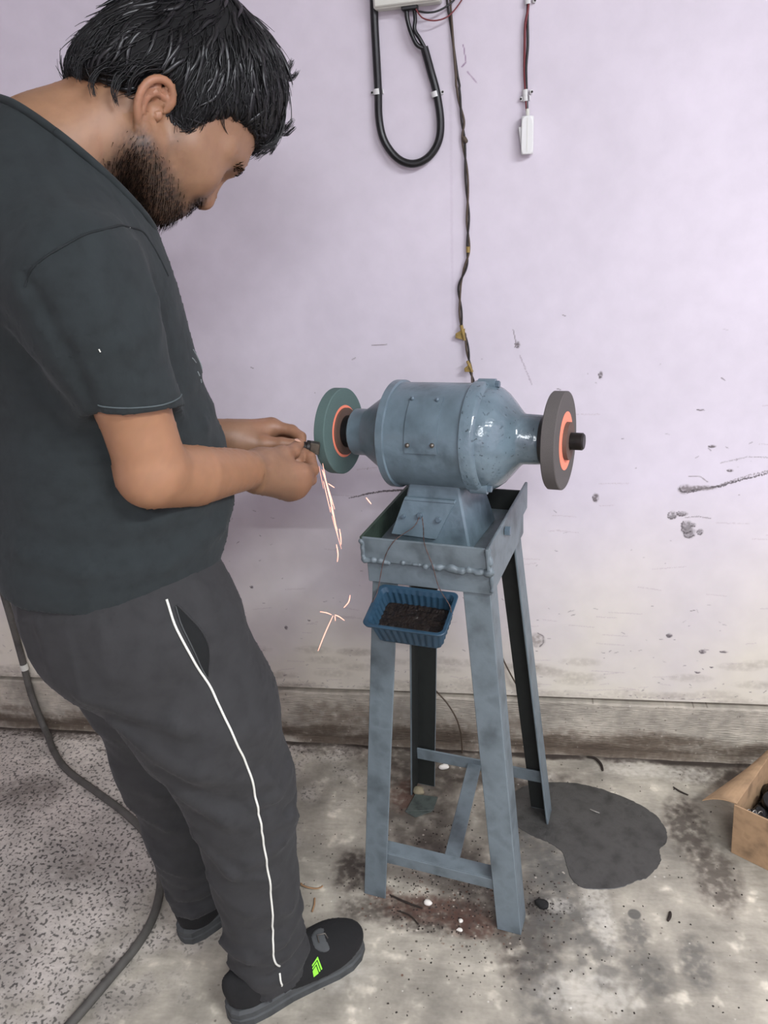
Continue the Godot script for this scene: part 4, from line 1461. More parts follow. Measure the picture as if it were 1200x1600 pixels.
func person() -> void:
	fn.noise_type = FastNoiseLite.TYPE_SIMPLEX_SMOOTH
	fn.seed = 8
	fn.frequency = 1.0
	fn.fractal_octaves = 2
	cloth_noise.noise_type = FastNoiseLite.TYPE_SIMPLEX_SMOOTH
	cloth_noise.seed = 23
	cloth_noise.frequency = 11.0
	cloth_noise.fractal_octaves = 2
	head = head_frame()
	var o := thing("person", "person in dark t-shirt and white-piped track pants bending to hold a bit at the grinder", "person", HERE, PI / 4)
	var f := skin_field()
	head_fields(f)
	hand_fields(f)
	var nt := Nets.new()
	nt.run(f, Vector3(-0.29, 0.01, -0.31), Vector3(0.20, 1.70, 0.28), 0.0085)
	nt.run(f, Vector3(-0.16, 1.50, -0.085), Vector3(0.22, 1.90, 0.165), 0.0032)
	nt.run(f, Vector3(0.125, 1.01, -0.21), Vector3(0.34, 1.19, 0.05), 0.0027)
	var body := put("body", nt.mesh(skin_color), M.skin, o)
	var skin := nt
	f = shirt_field()
	nt = Nets.new()
	nt.run(f, Vector3(-0.36, 0.96, -0.33), Vector3(0.13, 1.78, 0.30), 0.0068)
	nt.smooth_normals()
	var shirt := put("t_shirt", nt.mesh(), M.shirt, o)
	shirt_trim(shirt, f)
	f = trouser_field()
	nt = Nets.new()
	nt.run(f, Vector3(-0.36, 0.02, -0.26), Vector3(0.13, 1.15, 0.27), 0.0068)
	nt.smooth_normals()
	var pants := put("track_pants", nt.mesh(), M.trousers, o)
	trouser_trim(pants, f)
	shoe(o, Vector3(0.012, 0, 0.136), -0.07, true)
	shoe(o, Vector3(0.005, 0, -0.135), 0.12, false)
	hair(o, skin)
	nails(body)

func line_on(f: Field, pts: Array, r: float, lift: float, m: Material, called: String, parent: Node, per := 6, sides := 6) -> void:
	var q := []
	for p in pts:
		q.append(f.snap(p, lift))
	var c := spline(q, per)
	for i in c.size():
		c[i] = f.snap(c[i], lift)
	var s := Shape.new()
	s.tube(c, r, sides)
	put(called, s.mesh(), m, parent)

func shirt_trim(o: Node3D, f: Field) -> void:
	# neck rib: a ring where the shirt meets the plane of the collar
	var n := Vector3(0.741, 0.671, 0.0).normalized()
	var c := Vector3(-0.115, 1.690, 0.025)
	c -= n * (c.dot(n) - 1.046)
	var u := Vector3(0, 0, 1)
	var w := n.cross(u)
	var ring := PackedVector3Array()
	for i in 49:
		var a := TAU * i / 48.0
		var d := u * cos(a) + w * sin(a)
		var t := 0.02
		for j in 60:
			t += 0.003
			if f.at(c + d * t - n * 0.006) > -0.001:
				break
		ring.append(c + d * t - n * 0.002)
	for k in 3:
		var sm := ring.duplicate()
		for i in ring.size():
			sm[i] = (ring[i] * 2.0 + ring[(i + 1) % 48] + ring[(i + 47) % 48]) / 4.0
		ring = sm
	ring[48] = ring[0]
	var s := Shape.new()
	s.tube(ring, 0.0058, 8, false)
	put("neck_rib", s.mesh(), M.shirt, o)
	line_on(f, [Vector3(-0.222, 1.510, 0.223), Vector3(-0.218, 1.521, 0.226), Vector3(-0.195, 1.541, 0.238), Vector3(-0.171, 1.552, 0.244), Vector3(-0.141, 1.562, 0.242), Vector3(-0.108, 1.566, 0.230), Vector3(-0.068, 1.564, 0.182), Vector3(-0.038, 1.555, 0.148), Vector3(-0.023, 1.536, 0.138), Vector3(-0.012, 1.512, 0.132), Vector3(-0.005, 1.490, 0.128)], 0.0016, 0.0002, M.seam, "shoulder_seam", o)
	line_on(f, [Vector3(-0.171, 1.350, 0.233), Vector3(-0.153, 1.346, 0.247), Vector3(-0.126, 1.342, 0.257), Vector3(-0.09, 1.338, 0.257), Vector3(-0.06, 1.337, 0.240), Vector3(-0.045, 1.337, 0.215)], 0.0011, 0.0002, M.stitch, "hem_stitch", o)
	flecks(o, f)

func flecks(o: Node3D, f: Field) -> void:
	# white lint and a smear of print on the chest
	var s := Shape.new()
	for q in [[Vector3(-0.161, 1.427, 0.263), Vector3(-0.160, 1.423, 0.263)], [Vector3(-0.062, 1.566, 0.182), Vector3(-0.060, 1.565, 0.181)]]:
		s.tube(PackedVector3Array([f.snap(q[0], 0.0004), f.snap(q[1], 0.0004)]), 0.0009, 5)
	put("lint", s.mesh(), M.piping, o).set_meta("kind", "stuff")
	s = Shape.new()
	for l in [[Vector3(0.028, 1.372, 0.092), Vector3(0.040, 1.355, 0.075), Vector3(0.048, 1.335, 0.070)], [Vector3(0.020, 1.362, 0.104), Vector3(0.032, 1.352, 0.096)], [Vector3(0.030, 1.338, 0.098), Vector3(0.034, 1.330, 0.096)], [Vector3(0.040, 1.322, 0.092), Vector3(0.042, 1.316, 0.090)]]:
		var q := PackedVector3Array()
		for p in spline(l, 4):
			q.append(f.snap(p, 0.0002))
		s.tube(q, 0.0011, 5)
	put("faded_print", s.mesh(), M.faded, o).set_meta("kind", "stuff")

func trouser_trim(o: Node3D, f: Field) -> void:
	line_on(f, [Vector3(-0.116, 1.015, 0.180), Vector3(-0.115, 0.966, 0.197), Vector3(-0.103, 0.911, 0.211), Vector3(-0.086, 0.858, 0.213), Vector3(-0.080, 0.823, 0.221), Vector3(-0.073, 0.782, 0.232), Vector3(-0.065, 0.738, 0.236), Vector3(-0.055, 0.699, 0.231), Vector3(-0.048, 0.652, 0.227), Vector3(-0.043, 0.590, 0.220), Vector3(-0.042, 0.529, 0.220), Vector3(-0.040, 0.455, 0.212), Vector3(-0.039, 0.386, 0.207), Vector3(-0.042, 0.308, 0.203), Vector3(-0.050, 0.211, 0.197), Vector3(-0.054, 0.173, 0.197), Vector3(-0.043, 0.137, 0.192)], 0.0021, 0.0012, M.piping, "piping", o)
	line_on(f, [Vector3(-0.046, 0.122, 0.195), Vector3(-0.044, 0.100, 0.196), Vector3(-0.048, 0.090, 0.197)], 0.0020, 0.0012, M.piping, "piping", o)
	# pocket: a dark opening between two bound edges
	var s := Shape.new()
	var l := [Vector3(-0.106, 1.000, 0.184), Vector3(-0.106, 0.968, 0.196), Vector3(-0.101, 0.935, 0.206), Vector3(-0.094, 0.900, 0.211), Vector3(-0.087, 0.872, 0.212)]
	var r := [Vector3(-0.103, 1.001, 0.183), Vector3(-0.092, 0.981, 0.190), Vector3(-0.080, 0.950, 0.194), Vector3(-0.073, 0.915, 0.205), Vector3(-0.083, 0.872, 0.212)]
	var ls := spline(l, 6)
	var rs := spline(r, 6)
	var at := func(i: int, k: int) -> Vector3: return f.snap(ls[i].lerp(rs[i], k / 6.0), 0.0016)
	for i in ls.size() - 1:
		var n := Vector3(0.2, 0.2, 1.0).normalized()
		for k in 6:
			s.flat([at.call(i, k), at.call(i, k + 1), at.call(i + 1, k + 1), at.call(i + 1, k)], n)
	put("pocket_mouth", s.mesh(), M.pocket_dark, o)
	line_on(f, r, 0.0016, 0.002, M.trousers, "pocket_edge", o)
	line_on(f, l, 0.0012, 0.002, M.sole, "pocket_edge", o)

func shoe(o: Node3D, at: Vector3, turn: float, marked: bool) -> void:
	var xf := Transform3D(Basis(Vector3.UP, turn), at)
	var f := Field.new()
	f.frame = xf
	f.egg(Vector3(0.085, 0.044, 0.006), Vector3(0.074, 0.040, 0.047), 0.03)
	f.cone(Vector3(0.075, 0.045, 0.003), Vector3(-0.015, 0.066, 0.0), 0.040, 0.042, 0.03)
	f.cone(Vector3(-0.015, 0.066, 0.0), Vector3(-0.095, 0.070, -0.002), 0.042, 0.042, 0.03)
	f.egg(Vector3(-0.106, 0.055, -0.002), Vector3(0.050, 0.060, 0.041), 0.02)
	f.egg(Vector3(0.05, 0.034, 0.004), Vector3(0.106, 0.03, 0.05), 0.03)
	f.egg(Vector3(-0.146, 0.085, -0.002), Vector3(0.012, 0.022, 0.014), 0.02)
	f.cone(Vector3(-0.04, 0.13, 0), Vector3(-0.10, 0.13, 0), 0.030, 0.030, 0.02, 1)
	f.cut(xf.basis * Vector3(0.0, -1.0, 0.0), -0.030)
	var nt := Nets.new()
	nt.run(f, at + Vector3(-0.20, 0.0, -0.08), at + Vector3(0.20, 0.125, 0.08), 0.0042)
	nt.smooth_normals()
	var sh := put("shoe", nt.mesh(), M.shoe_black, o)
	# sole: outer and inner edge drawn as one outline
	var outer := [[-0.163, 0.0], [-0.160, 0.020], [-0.147, 0.036], [-0.12, 0.046], [-0.085, 0.049], [-0.03, 0.048], [0.03, 0.054], [0.075, 0.060], [0.11, 0.059], [0.138, 0.048], [0.157, 0.029], [0.164, 0.004]]
	var inner := [[0.157, -0.018], [0.138, -0.033], [0.11, -0.043], [0.075, -0.047], [0.03, -0.044], [-0.03, -0.038], [-0.085, -0.040], [-0.12, -0.039], [-0.147, -0.031], [-0.160, -0.016]]
	var sgn := 1.0 if marked else -1.0
	var poly := PackedVector2Array()
	for q in outer + inner:
		poly.append(Vector2(q[0], q[1] * sgn))
	var s := Shape.new()
	s.prism(poly, 0.0, 0.020, 0.004, xf)
	var wide := PackedVector2Array()
	for p in poly:
		wide.append(p * Vector2(0.99, 0.94))
	s.prism(wide, 0.014, 0.038, 0.006, xf)
	put("sole", s.mesh(), M.sole, sh)
	# dark panel of the lace stay with a small bright loop
	var g := Field.new()
	g.frame = xf
	g.egg(Vector3(0.068, 0.0820, 0.016), Vector3(0.032, 0.0095, 0.028), 0.01, 0, Vector3(0.32, 0, -0.30))
	nt = Nets.new()
	nt.run(g, at + Vector3(-0.02, 0.04, -0.06), at + Vector3(0.13, 0.12, 0.08), 0.004)
	put("lace_panel", nt.mesh(), M.sole, sh)
	s = Shape.new()
	s.tube(PackedVector3Array([xf * Vector3(0.052, 0.0960, 0.026), xf * Vector3(0.056, 0.0985, 0.010), xf * Vector3(0.074, 0.0935, 0.012), xf * Vector3(0.074, 0.0905, 0.024)]), 0.0015, 6)
	put("lace", s.mesh(), M.steel, sh)
	if marked:
		mark(sh, f, xf)

func mark(sh: Node3D, f: Field, xf: Transform3D) -> void:
	# lime emblem on the outer side: a slanted block and two chevron bars
	var o := xf * Vector3(0.030, 0.062, 0.050)
	var n := f.slope(f.snap(o))
	var t := (xf.basis.x - n * n.dot(xf.basis.x)).normalized()
	var b := n.cross(t)
	if b.y < 0.0:
		b = -b
	for q in [[[-0.012, -0.016], [0.000, -0.013], [-0.001, 0.004], [-0.011, -0.002]], [[-0.010, 0.001], [0.001, 0.007], [0.002, -0.011], [0.005, -0.010], [0.004, 0.011], [-0.010, 0.004]], [[-0.009, 0.007], [0.006, 0.014], [0.007, -0.009], [0.010, -0.008], [0.009, 0.019], [-0.009, 0.010]]]:
		var s := Shape.new()
		var poly := PackedVector2Array()
		for k in q:
			poly.append(Vector2(k[0], k[1]))
		var idx := Geometry2D.triangulate_polygon(poly)
		var pts := []
		for p in poly:
			pts.append(f.snap(o + t * p.x + b * p.y, 0.0010))
		for i in range(0, idx.size(), 3):
			s.tri(pts[idx[i]], pts[idx[i + 1]], pts[idx[i + 2]], n, n, n)
		put("emblem", s.mesh(), M.lime, sh)

func nails(o: Node3D) -> void:
	var s := Shape.new()
	var q := [[Vector3(0.2625, 1.1375, -0.034), Vector3(0.30, 0.90, 0.25), Vector3(0.75, -0.05, -0.5)]]
	for k in q:
		var n: Vector3 = k[1].normalized()
		var t: Vector3 = (k[2] - n * n.dot(k[2])).normalized()
		var b := n.cross(t)
		var r := 0.0068
		var ring := []
		for i in 12:
			var a := TAU * i / 12
			ring.append(k[0] + t * cos(a) * r * 1.2 + b * sin(a) * r + n * 0.0)
		for i in 12:
			s.tri(k[0] + n * 0.0012, ring[i], ring[(i + 1) % 12], n, (n + (ring[i] - k[0]).normalized() * 0.5).normalized(), (n + (ring[(i + 1) % 12] - k[0]).normalized() * 0.5).normalized())
	put("thumb_nail", s.mesh(), M.nail, o)

func hair_field() -> Field:
	var f := Field.new()
	f.frame = head
	f.egg(Vector3(0.020, 0.098, 0), Vector3(0.133, 0.130, 0.099), 0.03)
	f.egg(Vector3(0.066, 0.150, 0), Vector3(0.076, 0.080, 0.078), 0.03)
	f.egg(Vector3(-0.072, 0.015, 0), Vector3(0.042, 0.060, 0.072), 0.03)
	f.egg(Vector3(-0.045, 0.045, 0.045), Vector3(0.055, 0.055, 0.045), 0.03)
	f.egg(Vector3(-0.045, 0.045, -0.045), Vector3(0.055, 0.055, 0.045), 0.03)
	for z in [0.074, -0.074]:
		f.cone(Vector3(0.030, 0.050, z), Vector3(0.045, 0.022, z * 0.98), 0.015, 0.009, 0.02)
	# carved back from the face, the nape and the ears
	f.cone(Vector3(0.137, 0.018, -0.2), Vector3(0.137, 0.018, 0.2), 0.083, 0.083, 0.02, 1)
	f.cone(Vector3(-0.03, -0.122, -0.2), Vector3(-0.03, -0.122, 0.2), 0.100, 0.100, 0.02, 1)
	f.ball(Vector3(-0.012, 0.0, 0.105), 0.041, 0.012, 1)
	f.ball(Vector3(-0.012, 0.0, -0.105), 0.041, 0.012, 1)
	f.noise = fn
	f.frame = Transform3D()
	return f

func strand(s: Shape, pts: PackedVector3Array, r: float) -> void:
	var rr := PackedFloat32Array()
	for i in pts.size():
		rr.append(r * (1.0 - 0.75 * float(i) / (pts.size() - 1)))
	s.tube(pts, Array(rr), 3, false)

func hair(o: Node3D, skin: Nets) -> void:
	var f := hair_field()
	var nt := Nets.new()
	nt.run(f, Vector3(-0.16, 1.60, -0.10), Vector3(0.33, 1.93, 0.18), 0.0045)
	nt.smooth_normals()
	var h := put("hair", nt.mesh(), M.hair_base, o)
	var rr := RandomNumberGenerator.new()
	rr.seed = 12
	var whorl := head * Vector3(-0.045, 0.215, 0.01)
	var s := Shape.new()
	var inv := head.affine_inverse()
	for k in 3600:
		var i := rr.randi() % nt.v.size()
		var p := nt.v[i]
		var n := nt.n[i]
		var l: Vector3 = inv * p
		if l.z < -0.06 and rr.randf() < 0.7:
			continue
		var thick := k < 420
		var d := p - whorl
		# combed forwards over the brow, swept back behind the ears
		d += head.basis * Vector3(0.10, 0.0, 0.0) * smoothstep(0.02, 0.12, l.x) + head.basis * Vector3(-0.05, -0.03, 0) * smoothstep(0.0, -0.08, l.x)
		d = d.rotated(n, rr.randfn(0.0, 0.26))
		d = (d - n * d.dot(n)).normalized()
		var steps := 8
		var L := rr.randf_range(0.04, 0.085)
		if l.y < 0.03 and l.x > 0.0:
			L *= 0.35
		var amp := rr.randf_range(0.02, 0.24)
		var ph := rr.randf() * TAU
		var lift0 := rr.randf_range(-0.002, 0.003) if not thick else rr.randf_range(-0.002, 0.0005)
		var up := 0.005 if not thick else 0.003
		if rr.randf() < 0.07:
			up = 0.014
		var pts := PackedVector3Array([p - n * 0.003])
		var q := p
		for j in steps:
			var side := n.cross(d)
			q += (d + side * sin(ph + j * 0.8) * amp * 2.0).normalized() * (L / steps)
			var e := f.at(q)
			var g := f.slope(q)
			if g.length_squared() < 0.5:
				g = n
			q -= g * (e - lift0 - up * j / steps)
			d = (d - g * d.dot(g)).normalized()
			n = g
			pts.append(q)
			var ql: Vector3 = inv * q
			if (ql.x > 0.06 and ql.y < 0.085 and e > 0.004) or ql.y < -0.06:
				break
		if pts.size() > 3:
			if thick:
				var rad := PackedFloat32Array()
				for j in pts.size():
					var u := float(j) / (pts.size() - 1)
					rad.append(0.0046 * sin(PI * clampf(u * 0.8 + 0.2, 0, 1)) * (1.0 - 0.3 * u) + 0.0003)
				s.tube(pts, Array(rad), 6, false)
			else:
				strand(s, pts, rr.randf_range(0.0007, 0.0014))
	# loose locks over the forehead and at the nape
	var locks := [
		[Vector3(0.115, 0.200, 0.01), Vector3(0.150, 0.172, 0.012), Vector3(0.166, 0.134, 0.012), Vector3(0.160, 0.100, 0.010)],
		[Vector3(0.120, 0.196, 0.02), Vector3(0.148, 0.165, 0.030), Vector3(0.160, 0.130, 0.032), Vector3(0.150, 0.104, 0.030)],
		[Vector3(0.130, 0.190, 0.0), Vector3(0.160, 0.165, 0.0), Vector3(0.174, 0.170, 0.0), Vector3(0.177, 0.190, 0.0)],
		[Vector3(0.130, 0.196, 0.0), Vector3(0.156, 0.175, 0.0), Vector3(0.168, 0.176, 0.0), Vector3(0.168, 0.195, 0.0)],
		[Vector3(0.135, 0.175, 0.0), Vector3(0.158, 0.155, 0.0), Vector3(0.172, 0.142, 0.0), Vector3(0.176, 0.128, 0.0)],
		[Vector3(0.085, 0.225, 0.0), Vector3(0.105, 0.228, 0.0), Vector3(0.112, 0.240, 0.0), Vector3(0.107, 0.256, 0.0)],
		[Vector3(0.085, 0.220, 0.01), Vector3(0.110, 0.222, 0.01), Vector3(0.122, 0.232, 0.01), Vector3(0.122, 0.246, 0.01)],
		[Vector3(-0.075, 0.020, 0.05), Vector3(-0.098, -0.008, 0.05), Vector3(-0.100, -0.032, 0.05), Vector3(-0.088, -0.048, 0.05)],
		[Vector3(-0.065, 0.015, 0.06), Vector3(-0.080, -0.015, 0.064), Vector3(-0.078, -0.040, 0.066), Vector3(-0.064, -0.052, 0.068)],
		[Vector3(-0.050, 0.015, 0.07), Vector3(-0.058, -0.010, 0.076), Vector3(-0.052, -0.032, 0.078), Vector3(-0.040, -0.040, 0.078)],
		[Vector3(-0.030, 0.045, 0.08), Vector3(-0.045, 0.020, 0.086), Vector3(-0.046, -0.005, 0.086), Vector3(-0.038, -0.020, 0.085)],
		[Vector3(0.030, 0.055, 0.083), Vector3(0.046, 0.040, 0.082), Vector3(0.054, 0.026, 0.078), Vector3(0.060, 0.012, 0.074)],
		[Vector3(0.05, 0.08, 0.082), Vector3(0.066, 0.068, 0.080), Vector3(0.078, 0.062, 0.077), Vector3(0.088, 0.060, 0.074)]]
	for k in locks.size():
		var n := 30 if k < 7 else 20
		for j in n:
			var off := Vector3(rr.randfn(0, 0.0035), rr.randfn(0, 0.0035), rr.randfn(0, 0.006))
			var pts := []
			for i in 4:
				pts.append(head * (locks[k][i] + off * (1.0 - 0.2 * i) + Vector3(rr.randfn(0, 0.0012), rr.randfn(0, 0.0012), 0)))
			strand(s, spline(pts, 5), rr.randf_range(0.0006, 0.0012))
	put("hair_strands", s.mesh(), M.hair, h).set_meta("kind", "stuff")
	# beard, moustache and brows: short hairs rooted in the skin
	s = Shape.new()
	var b := Shape.new()
	for i in skin.v.size():
		var p := skin.v[i]
		if p.y < 1.52 or rr.randf() > 0.4:
			continue
		var l: Vector3 = inv * p
		if l.z < -0.03 or l.x < -0.02:
			continue
		var n := skin.n[i]
		var w := beard_weight(l)
		if rr.randf() < w * w * w:
			var d := (head.basis * Vector3(0.35 if l.x < 0.1 else 0.1, -1.0, rr.randfn(0, 0.3))).normalized()
			var L := rr.randf_range(0.006, 0.014) * (0.6 + 0.6 * smoothstep(-0.05, -0.09, l.y))
			strand(s, PackedVector3Array([p - n * 0.001, p + n * 0.002 + d * L * 0.4, p + n * 0.0035 + d * L]), 0.0005)
		var bx := Vector3(0, l.y - 0.052 + 0.10 * maxf(0.0, absf(l.z) - 0.03), 0)
		if l.x > 0.10 and absf(l.z) > 0.010 and absf(l.z) < 0.052 and absf(bx.y) < 0.007:
			var d := (head.basis * Vector3(-0.3, 0.15, 1.0 if l.z > 0 else -1.0)).normalized()
			strand(b, PackedVector3Array([p - n * 0.001, p + n * 0.002 + d * 0.004, p + n * 0.0025 + d * 0.009]), 0.0008)
	put("beard", s.mesh(), M.beard, o).set_meta("kind", "stuff")
	put("eyebrow", b.mesh(), M.beard, o).set_meta("kind", "stuff")

func beard_weight(h: Vector3) -> float:
	var side := smoothstep(-0.022, -0.056, h.y + 0.13 * maxf(0.0, h.x - 0.06) - 0.10 * maxf(0.0, 0.05 - h.x)) * smoothstep(-0.025, 0.015, h.x)
	if h.x > 0.112 and absf(h.z) < 0.015 and h.y < -0.046 and h.y > -0.067:
		side = 0.0
	var mou := smoothstep(0.032, 0.018, Vector3(h.x - 0.126, h.y + 0.033, h.z * 0.5).length())
	return maxf(side, mou)

# ---------------------------------------------------------------- what he holds, and the sparks
func workpiece() -> void:
	var up := Transform3D(Basis(Vector3.UP, PI / 4), HERE)
	var a: Vector3 = up * Vector3(0.252, 1.119, -0.088)
	var b := Vector3(-0.4095, 1.104, 0.4425)
	var ax := (b - a).normalized()
	var o := thing("steel_bit", "small dark steel bit held in both hands against the green wheel", "tool bit", a)
	var side := ax.cross(Vector3.UP).normalized()
	o.basis = Basis(ax, side.cross(ax).normalized(), side)
	var L := a.distance_to(b)
	var s := Shape.new()
	s.lathe([Vector2(0, 0), Vector2(0, 0.0095), Vector2(0.001, 0.0105), Vector2(L - 0.026, 0.0105), Vector2(L - 0.026, 0.0)], 24)
	put("shank", s.mesh(), M.steel_dark, o)
	s = Shape.new()
	s.lathe([Vector2(L - 0.027, 0), Vector2(L - 0.027, 0.0130), Vector2(L - 0.026, 0.0142), Vector2(L - 0.020, 0.0142), Vector2(L - 0.019, 0.0130), Vector2(L - 0.019, 0.0)], 24)
	put("collar", s.mesh(), M.steel_dark, o)
	s = Shape.new()
	s.chamfered([Vector3(L - 0.020, -0.011, 0.011), Vector3(L, -0.012, 0.0095), Vector3(L, -0.012, -0.0095), Vector3(L - 0.020, -0.011, -0.011), Vector3(L - 0.020, 0.012, 0.011), Vector3(L, 0.0105, 0.0095), Vector3(L, 0.0105, -0.0095), Vector3(L - 0.020, 0.012, -0.011)], 0.0015)
	put("cutting_end", s.mesh(), M.bit_end, o)
	s = Shape.new()
	s.box(Vector3(L - 0.011, 0.0116, 0.001), Vector3(0.015, 0.0012, 0.003), 0.0003)
	put("groove", s.mesh(), M.black_plastic, o)

func at_stand(p: Vector3) -> Vector3:
	return STAND + Basis(Vector3.UP, TURN) * p

func spark(called: String, pts: Array, r: float, label: String, group := "") -> void:
	var s := Shape.new()
	var q := PackedVector3Array()
	for p in pts:
		q.append(at_stand(p) - at_stand(pts[0]))
	var c := spline(Array(q), 4)
	var rad := []
	for i in c.size():
		rad.append(r * (0.35 + 0.65 * sin(PI * (0.12 + 0.80 * i / (c.size() - 1)))))
	s.tube(c, rad, 5)
	var o := put(called, s.mesh(), M.spark, null, at_stand(pts[0]))
	tag(o, label, "spark", group)

func sparks() -> void:
	var rr := RandomNumberGenerator.new()
	rr.seed = 77
	var g := "glowing sparks falling in a stream below the green wheel"
	for i in 16:
		var t := rr.randf()
		var y0 := lerpf(1.07, 0.93, pow(rr.randf(), 1.2)) if i > 3 else 1.074 - 0.012 * i
		var L := rr.randf_range(0.045, 0.085)
		var x := -0.237 + (1.075 - y0) * 0.155 + rr.randf_range(-0.007, 0.007)
		var sl := rr.randf_range(0.08, 0.22)
		var z := 0.098 + rr.randf_range(-0.008, 0.008)
		spark("spark", [Vector3(x, y0, z), Vector3(x + sl * L * 0.5, y0 - L * 0.5, z), Vector3(x + sl * L, y0 - L, z)], rr.randf_range(0.0004, 0.0008), "thin glowing spark falling in the stream below the green wheel", g)
	spark("spark", [Vector3(-0.207, 0.930, 0.1), Vector3(-0.206, 0.913, 0.1), Vector3(-0.207, 0.894, 0.1)], 0.0011, "short glowing spark low in the stream, right of the others")
	spark("spark", [Vector3(-0.218, 0.893, 0.1), Vector3(-0.2165, 0.872, 0.1), Vector3(-0.220, 0.852, 0.1)], 0.0013, "curved glowing spark at the lower end of the stream below the green wheel")
	spark("spark", [Vector3(-0.222, 1.031, 0.1), Vector3(-0.209, 1.023, 0.1)], 0.0009, "tiny glowing spark flying sideways just under the green wheel")
	spark("spark", [Vector3(-0.198, 0.773, 0.1), Vector3(-0.203, 0.756, 0.1), Vector3(-0.216, 0.740, 0.1)], 0.0013, "curved glowing spark alone in the air, left of the blue tub")
	spark("spark", [Vector3(-0.245, 0.715, 0.1), Vector3(-0.270, 0.666, 0.1), Vector3(-0.293, 0.616, 0.1)], 0.0012, "long slanting spark, lowest of all, below the bursting sparks")
	spark("spark", [Vector3(-0.276, 0.721, 0.1), Vector3(-0.260, 0.7205, 0.1), Vector3(-0.248, 0.717, 0.1)], 0.0010, "short level spark on the left side of the small burst")
	spark("spark", [Vector3(-0.240, 0.718, 0.1), Vector3(-0.230, 0.715, 0.1), Vector3(-0.218, 0.707, 0.1)], 0.0012, "short spark bending down on the right side of the small burst")
	spark("spark", [Vector3(-0.240, 0.716, 0.1), Vector3(-0.2405, 0.703, 0.1)], 0.0011, "tiny upright spark in the middle of the small burst")
	spark("spark", [Vector3(-0.140, 1.006, 0.1), Vector3(-0.130, 0.993, 0.1)], 0.0011, "tiny spark flying off near the left rim of the tray")

